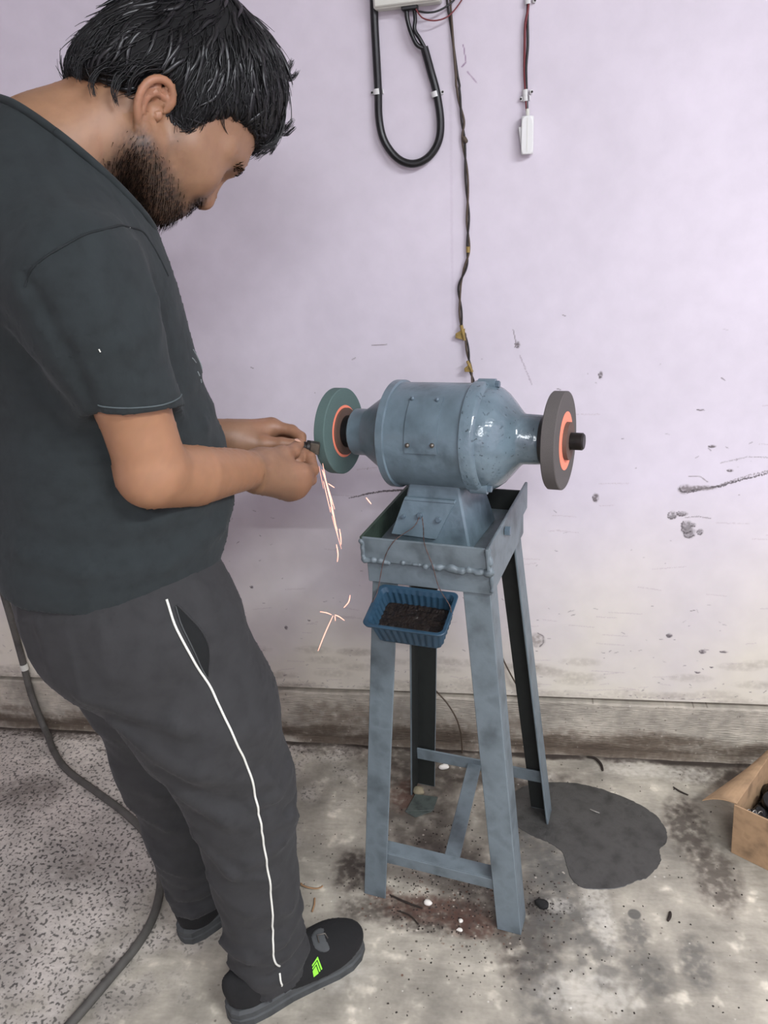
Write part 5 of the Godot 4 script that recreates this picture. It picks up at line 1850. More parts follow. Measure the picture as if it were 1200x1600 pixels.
# ---------------------------------------------------------------- the hanging tub
func tub() -> void:
	var tilt := 0.30
	var at := Vector3(-0.018, 0.826, 0.209)
	var o := thing("plastic_tub", "blue ribbed plastic tub hung by wire in front of the stand", "tub", at_stand(at - Vector3(0, 0.065, 0)), TURN)
	var xf := Transform3D(Basis(Vector3.RIGHT, tilt), Vector3(0, 0.065, 0))
	var ring := func(hx: float, hz: float, r: float, y: float, ribs: float) -> PackedVector3Array:
		var q := PackedVector3Array()
		var n := 160
		var per := 4.0 * (hx + hz - 2.0 * r) + TAU * r
		for i in n:
			var d := per * i / n
			var p := Vector2.ZERO
			var nn := Vector2.ZERO
			var sx := 2.0 * (hx - r)
			var sz := 2.0 * (hz - r)
			var arc := PI * r / 2.0
			var segs := [sx, arc, sz, arc, sx, arc, sz, arc]
			var k := 0
			while k < 7 and d > segs[k]:
				d -= segs[k]
				k += 1
			var c := [Vector2(hx - r, hz - r), Vector2(hx - r, -hz + r), Vector2(-hx + r, -hz + r), Vector2(-hx + r, hz - r)]
			match k:
				0:
					p = Vector2(-hx + r + d, hz)
					nn = Vector2(0, 1)
				2:
					p = Vector2(hx, hz - r - d)
					nn = Vector2(1, 0)
				4:
					p = Vector2(hx - r - d, -hz)
					nn = Vector2(0, -1)
				6:
					p = Vector2(-hx, -hz + r + d)
					nn = Vector2(-1, 0)
				_:
					var a := PI / 2.0 * (1.0 - (k - 1) / 2.0) - d / maxf(r, 1e-5)
					nn = Vector2(cos(a), sin(a))
					p = c[(k - 1) / 2] + nn * r
			p += nn * ribs * (0.5 + 0.5 * sin(TAU * float(i) / n * 34.0))
			q.append(Vector3(p.x, y, p.y))
		return q
	var rings := []
	rings.append(ring.call(0.060, 0.036, 0.010, -0.0595, 0.0))
	rings.append(ring.call(0.064, 0.040, 0.012, -0.060, 0.0))
	rings.append(ring.call(0.068, 0.043, 0.012, -0.055, -0.0022))
	rings.append(ring.call(0.0755, 0.049, 0.012, -0.012, -0.0026))
	rings.append(ring.call(0.077, 0.0505, 0.012, -0.007, 0.0))
	rings.append(ring.call(0.0825, 0.0555, 0.013, -0.006, 0.0))
	rings.append(ring.call(0.084, 0.057, 0.014, -0.001, 0.0))
	rings.append(ring.call(0.0825, 0.0555, 0.013, 0.0, 0.0))
	rings.append(ring.call(0.0765, 0.050, 0.012, -0.001, 0.0))
	rings.append(ring.call(0.0735, 0.047, 0.012, -0.010, -0.0024))
	rings.append(ring.call(0.066, 0.041, 0.012, -0.052, -0.0020))
	rings.append(ring.call(0.060, 0.036, 0.010, -0.057, 0.0))
	var s := Shape.new()
	for k in rings.size() - 1:
		for i in 160:
			var j := (i + 1) % 160
			var out: Vector3
			var mid: Vector3 = (rings[k][i] + rings[k + 1][i]) / 2.0
			if k < 6:
				out = Vector3(mid.x, -0.03 if k < 2 else 0.0, mid.z)
			elif k < 7:
				out = Vector3.UP
			else:
				out = Vector3(-mid.x, 0.02, -mid.z)
			s.flat([xf * rings[k][i], xf * rings[k][j], xf * rings[k + 1][j], xf * rings[k + 1][i]], xf.basis * out)
	var bt := []
	var b2 := []
	for p in rings[0]:
		bt.append(xf * p)
	for p in rings[11]:
		b2.append(xf * p)
	s.flat(bt, -xf.basis.y)
	s.flat(b2, xf.basis.y)
	put("tub", s.mesh(), M.tub_blue, o)
	# wire bail, down from the bolt on the pedestal
	var base := Basis(Vector3.UP, TURN).inverse()
	for side in [-1.0, 1.0]:
		var rim: Vector3 = xf * Vector3(side * 0.0795, 0.001, -0.006)
		var loc := func(p: Vector3) -> Vector3: return p - (at - Vector3(0, 0.065, 0))
		var pts := []
		if side < 0:
			pts = [loc.call(Vector3(-0.029, 0.972, 0.098)), loc.call(Vector3(-0.038, 0.955, 0.112)), loc.call(Vector3(-0.062, 0.944, 0.158)), loc.call(Vector3(-0.083, 0.905, 0.168)), rim + Vector3(0.006, 0.02, -0.012), rim + Vector3(0, 0.003, 0), rim + Vector3(-0.004, -0.006, 0.002), rim + Vector3(0.003, -0.010, 0.0)]
		else:
			pts = [loc.call(Vector3(-0.023, 0.972, 0.098)), loc.call(Vector3(-0.016, 0.955, 0.114)), loc.call(Vector3(0.000, 0.944, 0.158)), loc.call(Vector3(0.018, 0.905, 0.170)), loc.call(Vector3(0.032, 0.865, 0.180)), rim + Vector3(-0.004, 0.012, -0.004), rim + Vector3(0, 0.003, 0), rim + Vector3(0.004, -0.006, 0.002)]
		var c := spline(pts, 10)
		var tw := Shape.new()
		for h in 2:
			var q := PackedVector3Array()
			for i in c.size():
				var a := i * 0.9 + PI * h
				q.append(c[i] + Vector3(cos(a), 0, sin(a)) * 0.0006)
			tw.tube(q, 0.00065, 5)
		put("hanging_wire", tw.mesh(), M.wire_copper, o)
	# wet grinding sludge in it
	s = Shape.new()
	var nf := FastNoiseLite.new()
	nf.seed = 5
	nf.frequency = 1.0
	var nx := 22
	var nz := 14
	var sp := func(i: int, j: int) -> Vector3:
		var u := -1.0 + 2.0 * i / nx
		var w := -1.0 + 2.0 * j / nz
		var cr := 1.0 - 0.10 * maxf(0.0, absf(u) + absf(w) - 1.5)
		return Vector3(u * 0.0685 * cr, -0.036 + 0.003 * nf.get_noise_2d(u * 4.0, w * 4.0) + 0.001 * nf.get_noise_2d(u * 18.0, w * 14.0), w * 0.0425 * cr)
	var v := PackedVector3Array()
	for i in nx:
		for j in nz:
			s.flat([xf * sp.call(i, j), xf * sp.call(i + 1, j), xf * sp.call(i + 1, j + 1), xf * sp.call(i, j + 1)], Vector3.UP)
	for i in nx:
		for e in [0, nz]:
			var p: Vector3 = sp.call(i, e)
			var q: Vector3 = sp.call(i + 1, e)
			s.flat([xf * p, xf * q, xf * Vector3(q.x * 0.92, -0.056, q.z * 0.88), xf * Vector3(p.x * 0.92, -0.056, p.z * 0.88)], Vector3(0, 0, -1 if e == 0 else 1))
	for j in nz:
		for e in [0, nx]:
			var p: Vector3 = sp.call(e, j)
			var q: Vector3 = sp.call(e, j + 1)
			s.flat([xf * p, xf * q, xf * Vector3(q.x * 0.92, -0.056, q.z * 0.88), xf * Vector3(p.x * 0.92, -0.056, p.z * 0.88)], Vector3(-1 if e == 0 else 1, 0, 0))
	var sl := put("sludge", s.mesh(), M.sludge, null, o.position)
	sl.rotation.y = TURN
	tag(sl, "dark brown grinding sludge lying in the blue tub", "sludge")

# ---------------------------------------------------------------- cables and fittings on the wall
func cable(called: String, pts: Array, r: float, m: Material, label: String, category := "cable", per := 8, sides := 10) -> MeshInstance3D:
	var s := Shape.new()
	s.tube(spline(pts, per), r, sides)
	var o := put(called, s.mesh(), m)
	tag(o, label, category)
	return o

func clip(at: Vector3, turn: float, w: float, nail: float, label: String) -> void:
	var o := thing("cable_clip", label, "cable clip", at)
	o.rotation.z = turn
	var s := Shape.new()
	s.lathe([Vector2(-0.0055, w), Vector2(-0.0055, w + 0.0022), Vector2(0.0055, w + 0.0022), Vector2(0.0055, w)], 20, Transform3D(Basis(Vector3.BACK, PI / 2), Vector3(0, 0, w)), 20.0, -0.3, PI + 0.3)
	s.box(Vector3(nail * (w + 0.0035), 0, 0.004), Vector3(0.006, 0.008, 0.008), 0.001)
	s.box(Vector3(-nail * (w + 0.0005), 0, 0.003), Vector3(0.002, 0.010, 0.006), 0.0006)
	put("saddle", s.mesh(), M.white_plastic, o)
	s = Shape.new()
	s.lathe([Vector2(0, 0.0), Vector2(0, 0.0010), Vector2(0.008, 0.0010), Vector2(0.008, 0.0024), Vector2(0.0093, 0.0019), Vector2(0.0093, 0)], 12, Transform3D(Basis(Vector3.UP, -PI / 2), Vector3(nail * (w + 0.0055), 0, 0.001)))
	put("nail", s.mesh(), M.steel_dark, o)

func wall_fittings() -> void:
	# surface box
	var o := thing("junction_box", "grey-white plastic junction box screwed to the wall above the cable loop", "junction box", Vector3(-0.236, 1.972, 0.0))
	o.rotation.z = 0.008
	var s := Shape.new()
	s.box(Vector3(0, 0.012, 0.018), Vector3(0.140, 0.125, 0.036), 0.003)
	put("body", s.mesh(), M.off_white, o)
	s = Shape.new()
	s.box(Vector3(0, 0.012, 0.039), Vector3(0.134, 0.119, 0.006), 0.002)
	var lid := put("lid", s.mesh(), M.off_white, o)
	for x in [-0.052, 0.052]:
		s = Shape.new()
		s.lathe([Vector2(0, 0), Vector2(0, 0.0036), Vector2(0.0012, 0.003), Vector2(0.0012, 0)], 16, Transform3D(Basis(Vector3.UP, -PI / 2), Vector3(x, -0.030, 0.042)))
		s.box(Vector3(x, -0.030, 0.0433), Vector3(0.005, 0.0008, 0.0006))
		put("screw", s.mesh(), M.steel, lid)
	s = Shape.new()
	s.box(Vector3(0.004, -0.053, 0.018), Vector3(0.034, 0.010, 0.022), 0.002)
	put("cable_gland", s.mesh(), M.black_plastic, o)
	# thick black loop and its two cores
	cable("black_cable", [Vector3(-0.305, 2.12, 0.011), Vector3(-0.307, 1.963, 0.011), Vector3(-0.309, 1.906, 0.011), Vector3(-0.310, 1.836, 0.011), Vector3(-0.311, 1.775, 0.0105), Vector3(-0.313, 1.719, 0.012), Vector3(-0.304, 1.674, 0.015), Vector3(-0.277, 1.637, 0.017), Vector3(-0.243, 1.623, 0.018), Vector3(-0.209, 1.633, 0.017), Vector3(-0.185, 1.662, 0.015), Vector3(-0.178, 1.702, 0.012), Vector3(-0.184, 1.757, 0.0105), Vector3(-0.195, 1.802, 0.012), Vector3(-0.206, 1.846, 0.018)], 0.0085, M.black_plastic, "thick black cable hanging in a loop below the junction box", "cable", 10, 14)
	cable("black_core", [Vector3(-0.206, 1.843, 0.020), Vector3(-0.221, 1.852, 0.022), Vector3(-0.232, 1.876, 0.021), Vector3(-0.238, 1.899, 0.020), Vector3(-0.239, 1.917, 0.019)], 0.0048, M.black_plastic, "left black core running from the cable loop up into the junction box")
	cable("black_core", [Vector3(-0.204, 1.843, 0.018), Vector3(-0.213, 1.860, 0.020), Vector3(-0.224, 1.879, 0.019), Vector3(-0.222, 1.898, 0.017), Vector3(-0.223, 1.917, 0.017)], 0.0042, M.black_plastic, "right black core running from the cable loop up into the junction box")
	cable("thin_wire", [Vector3(-0.220, 1.912, 0.026), Vector3(-0.194, 1.906, 0.026), Vector3(-0.168, 1.909, 0.022), Vector3(-0.140, 1.925, 0.014), Vector3(-0.118, 1.955, 0.01)], 0.0020, M.black_plastic, "thin black wire curving from the junction box up to the right", "wire")
	cable("thin_wire", [Vector3(-0.218, 1.914, 0.030), Vector3(-0.205, 1.897, 0.030), Vector3(-0.180, 1.890, 0.028), Vector3(-0.153, 1.896, 0.022), Vector3(-0.130, 1.917, 0.014), Vector3(-0.105, 1.95, 0.01)], 0.0015, M.red_wire, "thin dark red wire curving below the black one at the junction box", "wire")
	# flex down the wall to the grinder: two twisted cores
	var path := spline([Vector3(-0.153, 2.00, 0.006), Vector3(-0.152, 1.927, 0.006), Vector3(-0.148, 1.881, 0.006), Vector3(-0.142, 1.810, 0.006), Vector3(-0.136, 1.743, 0.007), Vector3(-0.130, 1.699, 0.007), Vector3(-0.130, 1.667, 0.007), Vector3(-0.126, 1.607, 0.008), Vector3(-0.1245, 1.530, 0.008), Vector3(-0.126, 1.475, 0.008), Vector3(-0.127, 1.426, 0.008), Vector3(-0.135, 1.391, 0.008), Vector3(-0.149, 1.353, 0.008), Vector3(-0.149, 1.304, 0.009), Vector3(-0.147, 1.251, 0.010), Vector3(-0.139, 1.236, 0.012), Vector3(-0.133, 1.189, 0.016), Vector3(-0.128, 1.154, 0.022), Vector3(-0.122, 1.126, 0.035), Vector3(-0.12, 1.09, 0.07), Vector3(-0.115, 1.05, 0.13), Vector3(-0.11, 1.02, 0.20), Vector3(-0.108, 1.01, 0.29)], 12)
	var fl := thing("power_flex", "twisted brown two-core flex running down the wall to the grinder", "flex", Vector3(-0.13, 1.5, 0.0))
	for h in 2:
		var q := PackedVector3Array()
		for i in path.size():
			var tight := 0.30 if i < 70 else 0.55
			var a := (i * 0.05 if i < 40 else 2.0 + (i - 40) * 0.22) + PI * h
			var rad := 0.0042 if i < 44 else 0.0026
			q.append(path[i] + Vector3(cos(a) * rad, 0, sin(a) * rad * 0.6) - Vector3(-0.13, 1.5, 0.0))
		s = Shape.new()
		s.tube(q, 0.0024, 7)
		put("core", s.mesh(), M.flex_brown if h == 0 else M.flex_dark, fl)
	s = Shape.new()
	s.tube(PackedVector3Array([Vector3(0.0035, -0.060, 0.008), Vector3(0.0032, -0.073, 0.008)]), 0.0048, 10)
	put("sleeve", s.mesh(), M.tape, fl)
	var knot := Field.new()
	knot.ball(Vector3(0.0015, 0.165, 0.008), 0.0055, 0.004)
	knot.ball(Vector3(0.0055, 0.160, 0.010), 0.0045, 0.004)
	var nt := Nets.new()
	nt.run(knot, Vector3(-0.01, 0.15, -0.002), Vector3(0.014, 0.178, 0.02), 0.0014)
	put("knot", nt.mesh(), M.flex_brown, fl)
	# crumpled yellow tape round the flex
	for q in [[Vector3(-0.145, 1.243, 0.012), 0.0, 1.0, "upper piece of yellow-brown tape wrapped on the flex"], [Vector3(-0.130, 1.163, 0.022), 0.2, 0.8, "lower piece of yellow-brown tape wrapped on the flex, just above the grinder"]]:
		var t := thing("tape_wrap", q[3], "tape", q[0])
		t.rotation.z = q[1]
		var k: float = q[2]
		s = Shape.new()
		s.tube(PackedVector3Array([Vector3(-0.003, 0.020, 0) * k, Vector3(0.0, 0.004, 0) * k, Vector3(0.004, -0.016, 0) * k]), 0.0062 * k, 9, true, 0.7)
		put("wrap", s.mesh(), M.tape, t)
		s = Shape.new()
		s.chamfered([Vector3(-0.018, -0.010, 0.002) * k, Vector3(0.004, -0.016, 0.003) * k, Vector3(0.004, -0.016, 0.0005) * k, Vector3(-0.018, -0.010, -0.0005) * k, Vector3(-0.017, 0.001, 0.0045) * k, Vector3(0.006, 0.012, 0.003) * k, Vector3(0.006, 0.012, 0.0005) * k, Vector3(-0.017, 0.001, 0.002) * k], 0.0006)
		put("loose_end", s.mesh(), M.tape, t)
	# bed switch on its red and black wires
	var sw := thing("cord_switch", "white inline rocker switch hanging on red and black wires", "switch", Vector3(0.0065, 1.622, 0.004))
	sw.rotation.z = -0.02
	s = Shape.new()
	var hf := Field.new()
	hf.cone(Vector3(0, 0.012, 0.010), Vector3(0, 0.066, 0.010), 0.0125, 0.0115, 0.01)
	hf.egg(Vector3(0, 0.039, 0.010), Vector3(0.0145, 0.041, 0.0125), 0.02)
	hf.cut(Vector3(1, 0, 0), 0.0135)
	hf.cut(Vector3(-1, 0, 0), 0.0125)
	hf.cut(Vector3(0, 0, 1), 0.0215)
	hf.cut(Vector3(0, 0, -1), -0.0005)
	hf.cut(Vector3(0, -1, 0), -0.0015)
	hf.cut(Vector3(0, 1, 0), 0.0765)
	nt = Nets.new()
	nt.run(hf, Vector3(-0.02, -0.004, -0.004), Vector3(0.02, 0.084, 0.026), 0.0016)
	nt.smooth_normals()
	var hs := put("housing", nt.mesh(), M.white_plastic, sw)
	s = Shape.new()
	s.box(Vector3(0.0, 0.039, 0.0216), Vector3(0.0012, 0.066, 0.0008))
	put("joint", s.mesh(), M.off_white, hs)
	s = Shape.new()
	s.chamfered([Vector3(-0.0185, 0.056, 0.005), Vector3(-0.011, 0.056, 0.005), Vector3(-0.011, 0.056, 0.016), Vector3(-0.0185, 0.056, 0.016), Vector3(-0.0135, 0.020, 0.005), Vector3(-0.011, 0.020, 0.005), Vector3(-0.011, 0.020, 0.016), Vector3(-0.0135, 0.020, 0.016)], 0.001)
	put("rocker", s.mesh(), M.white_plastic, sw)
	s = Shape.new()
	s.tube(PackedVector3Array([Vector3(0.0005, 0.074, 0.010), Vector3(0.0, 0.090, 0.009)]), 0.0042, 10)
	put("cord_grip", s.mesh(), M.off_white, sw)
	cable("switch_wire", [Vector3(0.010, 2.02, 0.008), Vector3(0.009, 1.91, 0.008), Vector3(0.0085, 1.878, 0.008), Vector3(0.009, 1.83, 0.009), Vector3(0.0055, 1.79, 0.010), Vector3(0.0065, 1.743, 0.008), Vector3(0.0075, 1.708, 0.013)], 0.0028, M.black_plastic, "black wire of the pair running down to the white switch", "wire")
	cable("switch_wire", [Vector3(0.013, 2.02, 0.008), Vector3(0.011, 1.91, 0.009), Vector3(0.004, 1.868, 0.010), Vector3(0.0025, 1.82, 0.010), Vector3(0.002, 1.782, 0.009), Vector3(0.0045, 1.743, 0.0085), Vector3(0.0065, 1.708, 0.013)], 0.0026, M.red_wire, "dark red wire of the pair running down to the white switch", "wire")
	clip(Vector3(-0.311, 1.772, 0.0), 0.03, 0.0088, -1.0, "white cable clip on the left limb of the black cable loop")
	clip(Vector3(-0.1855, 1.757, 0.0), 0.2, 0.0088, 1.0, "white cable clip on the right limb of the black cable loop")
	clip(Vector3(0.006, 1.744, 0.0), 0.0, 0.0062, 1.0, "upper of two white clips just above the white switch")
	clip(Vector3(0.006, 1.733, 0.0), 0.06, 0.0062, -1.0, "lower of two white clips just above the white switch")
	clip(Vector3(0.0115, 1.909, 0.0), 0.0, 0.0066, 1.0, "white clip high on the red and black wires near the picture top")
	# grey cable down the left of the wall and over the floor
	cable("floor_cable", [Vector3(-1.60, 0.80, 0.012), Vector3(-1.585, 0.66, 0.012), Vector3(-1.580, 0.547, 0.012), Vector3(-1.579, 0.434, 0.012), Vector3(-1.580, 0.270, 0.014), Vector3(-1.578, 0.147, 0.022), Vector3(-1.565, 0.04, 0.028), Vector3(-1.535, 0.0125, 0.055), Vector3(-1.461, 0.0115, 0.137), Vector3(-1.374, 0.0115, 0.212), Vector3(-1.235, 0.0115, 0.293), Vector3(-1.109, 0.0115, 0.366), Vector3(-1.022, 0.0115, 0.429), Vector3(-0.948, 0.0115, 0.510), Vector3(-0.903, 0.0115, 0.587), Vector3(-0.880, 0.0115, 0.679), Vector3(-0.884, 0.0115, 0.757), Vector3(-0.910, 0.0115, 0.847), Vector3(-0.944, 0.0115, 0.952), Vector3(-0.985, 0.0115, 1.05), Vector3(-1.03, 0.0115, 1.16)], 0.0105, M.cable_grey, "thick grey cable running down the wall and curving across the floor behind the person", "cable", 10, 12)
	s = Shape.new()
	s.tube(PackedVector3Array([Vector3(0, 0.010, 0), Vector3(0.0005, -0.010, 0)]), 0.0125, 12)
	var tp := put("tape_band", s.mesh(), M.off_white, null, Vector3(-1.580, 0.243, 0.015))
	tag(tp, "pale tape band round the grey cable on the wall", "tape")
	# brown wires hanging from the skirting behind the stand
	cable("loose_wire", [Vector3(-0.262, 0.205, 0.004), Vector3(-0.246, 0.200, 0.022), Vector3(-0.222, 0.178, 0.035), Vector3(-0.198, 0.130, 0.040), Vector3(-0.187, 0.070, 0.038), Vector3(-0.186, 0.004, 0.036)], 0.0022, M.flex_brown, "thin brown wire curling from the skirting down to the floor behind the stand", "wire")
	cable("loose_wire", [Vector3(-0.068, 0.340, 0.006), Vector3(-0.058, 0.314, 0.012), Vector3(-0.037, 0.268, 0.016), Vector3(-0.012, 0.215, 0.014), Vector3(0.01, 0.186, 0.010)], 0.0022, M.flex_brown, "thin brown wire on the wall seen past the right front leg", "wire")

# ---------------------------------------------------------------- cardboard box at the right
func carton() -> void:
	var e1 := Vector3(0.83, 0, 0.56).normalized()
	var turn := -atan2(e1.z, e1.x)
	var o := thing("cardboard_box", "open brown cardboard box of scrap on the floor by the wall", "cardboard box", Vector3(0.496, 0, 0.344), turn)
	# own axes: x along the front, z towards the viewer; the near left corner is the origin
	var w := 0.34
	var d := 0.27
	var h := 0.152
	var t := 0.004
	var wall := func(called: String, p: Array, m: Material) -> void:
		var s := Shape.new()
		s.chamfered(p, 0.0008)
		put(called, s.mesh(), m, o)
	wall.call("box_side", [Vector3(0.006, 0, 0), Vector3(w, 0, 0), Vector3(w, 0, -t), Vector3(0.006, 0, -t), Vector3(0, h, 0.004), Vector3(w, h, 0.004), Vector3(w, h, 0.004 - t), Vector3(0, h, 0.004 - t)], M.card)
	wall.call("box_side", [Vector3(0.006, 0, -t), Vector3(0.006 + t, 0, -t), Vector3(0.006 + t, 0, -d), Vector3(0.006, 0, -d), Vector3(0.0, h, -t), Vector3(t, h, -t), Vector3(t, h, -d), Vector3(0, h, -d)], M.card)
	wall.call("box_side", [Vector3(0, 0, -d), Vector3(w, 0, -d), Vector3(w, 0, -d - t), Vector3(0, 0, -d - t), Vector3(0, h, -d), Vector3(w, h, -d), Vector3(w, h, -d - t), Vector3(0, h, -d - t)], M.card)
	wall.call("box_side", [Vector3(w - t, 0, -t), Vector3(w, 0, -t), Vector3(w, 0, -d), Vector3(w - t, 0, -d), Vector3(w - t, h, -t), Vector3(w, h, -t), Vector3(w, h, -d), Vector3(w - t, h, -d)], M.card)
	wall.call("box_bottom", [Vector3(0.006, 0.0, -t), Vector3(w - t, 0.0, -t), Vector3(w - t, 0.0, -d), Vector3(0.006, 0.0, -d), Vector3(0.006, t, -t), Vector3(w - t, t, -t), Vector3(w - t, t, -d), Vector3(0.006, t, -d)], M.card_in)
	# the left flap, folded out and curled
	var s := Shape.new()
	var nx := 8
	var fp := func(i: int, k: int, up: float) -> Vector3:
		var u := float(i) / nx
		var z: float = lerpf(-0.004 + 0.012 * u, -d - 0.01, float(k) / 6.0)
		var far := float(k) / 6.0
		return Vector3(0.001 - lerpf(0.074, 0.030, far) * u, h + 0.005 * sin(u * 3.0) * (1.0 - far) - lerpf(0.026, 0.062, far) * u * (0.3 + 0.7 * u) + up, z)
	for i in nx:
		for k in 6:
			s.flat([fp.call(i, k, 0.0), fp.call(i + 1, k, 0.0), fp.call(i + 1, k + 1, 0.0), fp.call(i, k + 1, 0.0)], Vector3.UP)
			s.flat([fp.call(i, k, -0.003), fp.call(i + 1, k, -0.003), fp.call(i + 1, k + 1, -0.003), fp.call(i, k + 1, -0.003)], Vector3.DOWN)
		s.flat([fp.call(i, 0, 0.0), fp.call(i + 1, 0, 0.0), fp.call(i + 1, 0, -0.003), fp.call(i, 0, -0.003)], Vector3.BACK)
	for k in 6:
		s.flat([fp.call(nx, k, 0.0), fp.call(nx, k + 1, 0.0), fp.call(nx, k + 1, -0.003), fp.call(nx, k, -0.003)], Vector3.LEFT)
	put("flap", s.mesh(), M.card, o)
	# machine scrap inside
	var rr := RandomNumberGenerator.new()
	rr.seed = 31
	var bs := Basis(Vector3.UP, turn)
	var spots := [[0.035, 0.090, -0.060, 0], [0.075, 0.092, -0.045, 1], [0.060, 0.100, -0.120, 2], [0.125, 0.095, -0.080, 3], [0.030, 0.080, -0.180, 1], [0.120, 0.100, -0.180, 0], [0.195, 0.095, -0.07, 1], [0.21, 0.10, -0.17, 2], [0.28, 0.095, -0.10, 3]]
	var texts := ["dark grey steel lump in the near left corner of the cardboard box", "black cast part against the front side of the cardboard box", "round dark steel disc lying in the middle left of the box", "dark turned steel ring lying behind the front of the box", "black cast part in the far left corner of the cardboard box", "dark grey steel lump behind the disc in the box", "black cast part in the front middle of the cardboard box", "round dark steel disc at the back middle of the box", "dark turned steel ring at the right end of the box"]
	for i in spots.size():
		var q: Array = spots[i]
		var p := Vector3(0.496, 0, 0.344) + bs * Vector3(q[0], q[1] - 0.03, q[2])
		var kind: int = q[3]
		var mesh: Mesh
		if kind == 0 or kind == 1:
			var f := Field.new()
			for j in 4:
				f.egg(Vector3(rr.randf_range(-0.012, 0.012), 0.03 + rr.randf_range(-0.01, 0.01), rr.randf_range(-0.012, 0.012)), Vector3(rr.randf_range(0.012, 0.024), rr.randf_range(0.010, 0.02), rr.randf_range(0.012, 0.022)), 0.008)
			f.cone(Vector3(-0.02, 0.045, 0.0), Vector3(0.02, 0.04, 0.01), 0.006, 0.005, 0.006)
			f.ball(Vector3(0.004, 0.052, 0.006), 0.010, 0.003, 1)
			var nt := Nets.new()
			nt.run(f, Vector3(-0.05, 0.0, -0.05), Vector3(0.05, 0.075, 0.05), 0.004)
			nt.smooth_normals()
			mesh = nt.mesh()
		else:
			var sh := Shape.new()
			var tilt := Transform3D(Basis.from_euler(Vector3(rr.randf_range(-0.4, 0.4), 0, PI / 2 + rr.randf_range(-0.5, 0.5))), Vector3(0, 0.032, 0))
			if kind == 2:
				sh.lathe([Vector2(-0.008, 0), Vector2(-0.008, 0.030), Vector2(-0.006, 0.032), Vector2(0.006, 0.032), Vector2(0.008, 0.030), Vector2(0.008, 0.012), Vector2(0.013, 0.011), Vector2(0.013, 0)], 28, tilt)
			else:
				sh.lathe([Vector2(-0.010, 0.016), Vector2(-0.010, 0.028), Vector2(0.010, 0.028), Vector2(0.010, 0.016), Vector2(-0.010, 0.016)], 28, tilt)
			mesh = sh.mesh()
		var m := put("metal_scrap", mesh, M.scrap, null, p)
		m.rotation.y = rr.randf() * TAU
		tag(m, texts[i], "scrap metal")
	# filler of small swarf below them
	s = Shape.new()
	for i in 260:
		var c := Vector3(rr.randf_range(0.014, w - 0.012), rr.randf_range(0.01, 0.068), rr.randf_range(-d + 0.01, -0.012))
		s.box(c, Vector3(rr.randf_range(0.008, 0.03), rr.randf_range(0.004, 0.014), rr.randf_range(0.006, 0.02)), 0.0, Basis.from_euler(Vector3(rr.randf() * 3, rr.randf() * 3, rr.randf() * 3)))
	s.box(Vector3(w / 2 + 0.004, 0.032, -d / 2), Vector3(w - 0.02, 0.055, d - 0.014))
	var fill := put("swarf", s.mesh(), M.scrap, null, Vector3(0.496, 0, 0.344))
	fill.rotation.y = turn
	tag(fill, "dark metal swarf and offcuts filling the cardboard box", "swarf", "", "stuff")
	# one bright curl of turning
	var pts := []
	for i in 22:
		var a := i * 0.75
		pts.append(Vector3(0.020 + 0.0016 * i, 0.118 + 0.006 * sin(a) + 0.0006 * i, -0.030 + 0.006 * cos(a)))
	s = Shape.new()
	s.tube(spline(pts, 3), 0.0011, 5)
	var cu := put("metal_curl", s.mesh(), M.steel_bright, null, Vector3(0.496, 0, 0.344))
	cu.rotation.y = turn
	tag(cu, "bright thin steel curl lying at the near left corner in the box", "metal curl")

# ---------------------------------------------------------------- on the floor
func lump(called: String, at: Vector3, size: Vector3, m: Material, label: String, category: String, sd: int, turn := 0.0) -> void:
	var rr := RandomNumberGenerator.new()
	rr.seed = sd
	var f := Field.new()
	for i in 5:
		f.egg(Vector3(rr.randf_range(-0.4, 0.4) * size.x, size.y * rr.randf_range(0.35, 0.5), rr.randf_range(-0.4, 0.4) * size.z), Vector3(size.x * rr.randf_range(0.35, 0.65), size.y * rr.randf_range(0.4, 0.55), size.z * rr.randf_range(0.35, 0.65)), size.y * 0.5)
	f.cut(Vector3(0, -1, 0), 0.0)
	var c := minf(size.x, minf(size.y, size.z)) * 0.22
	var nt := Nets.new()
	nt.run(f, Vector3(-size.x * 1.2, -c * 2.0, -size.z * 1.2), Vector3(size.x * 1.2, size.y * 1.4, size.z * 1.2), c)
	nt.smooth_normals()
	var o := put(called, nt.mesh(), m, null, at)
	o.rotation.y = turn
	tag(o, label, category)

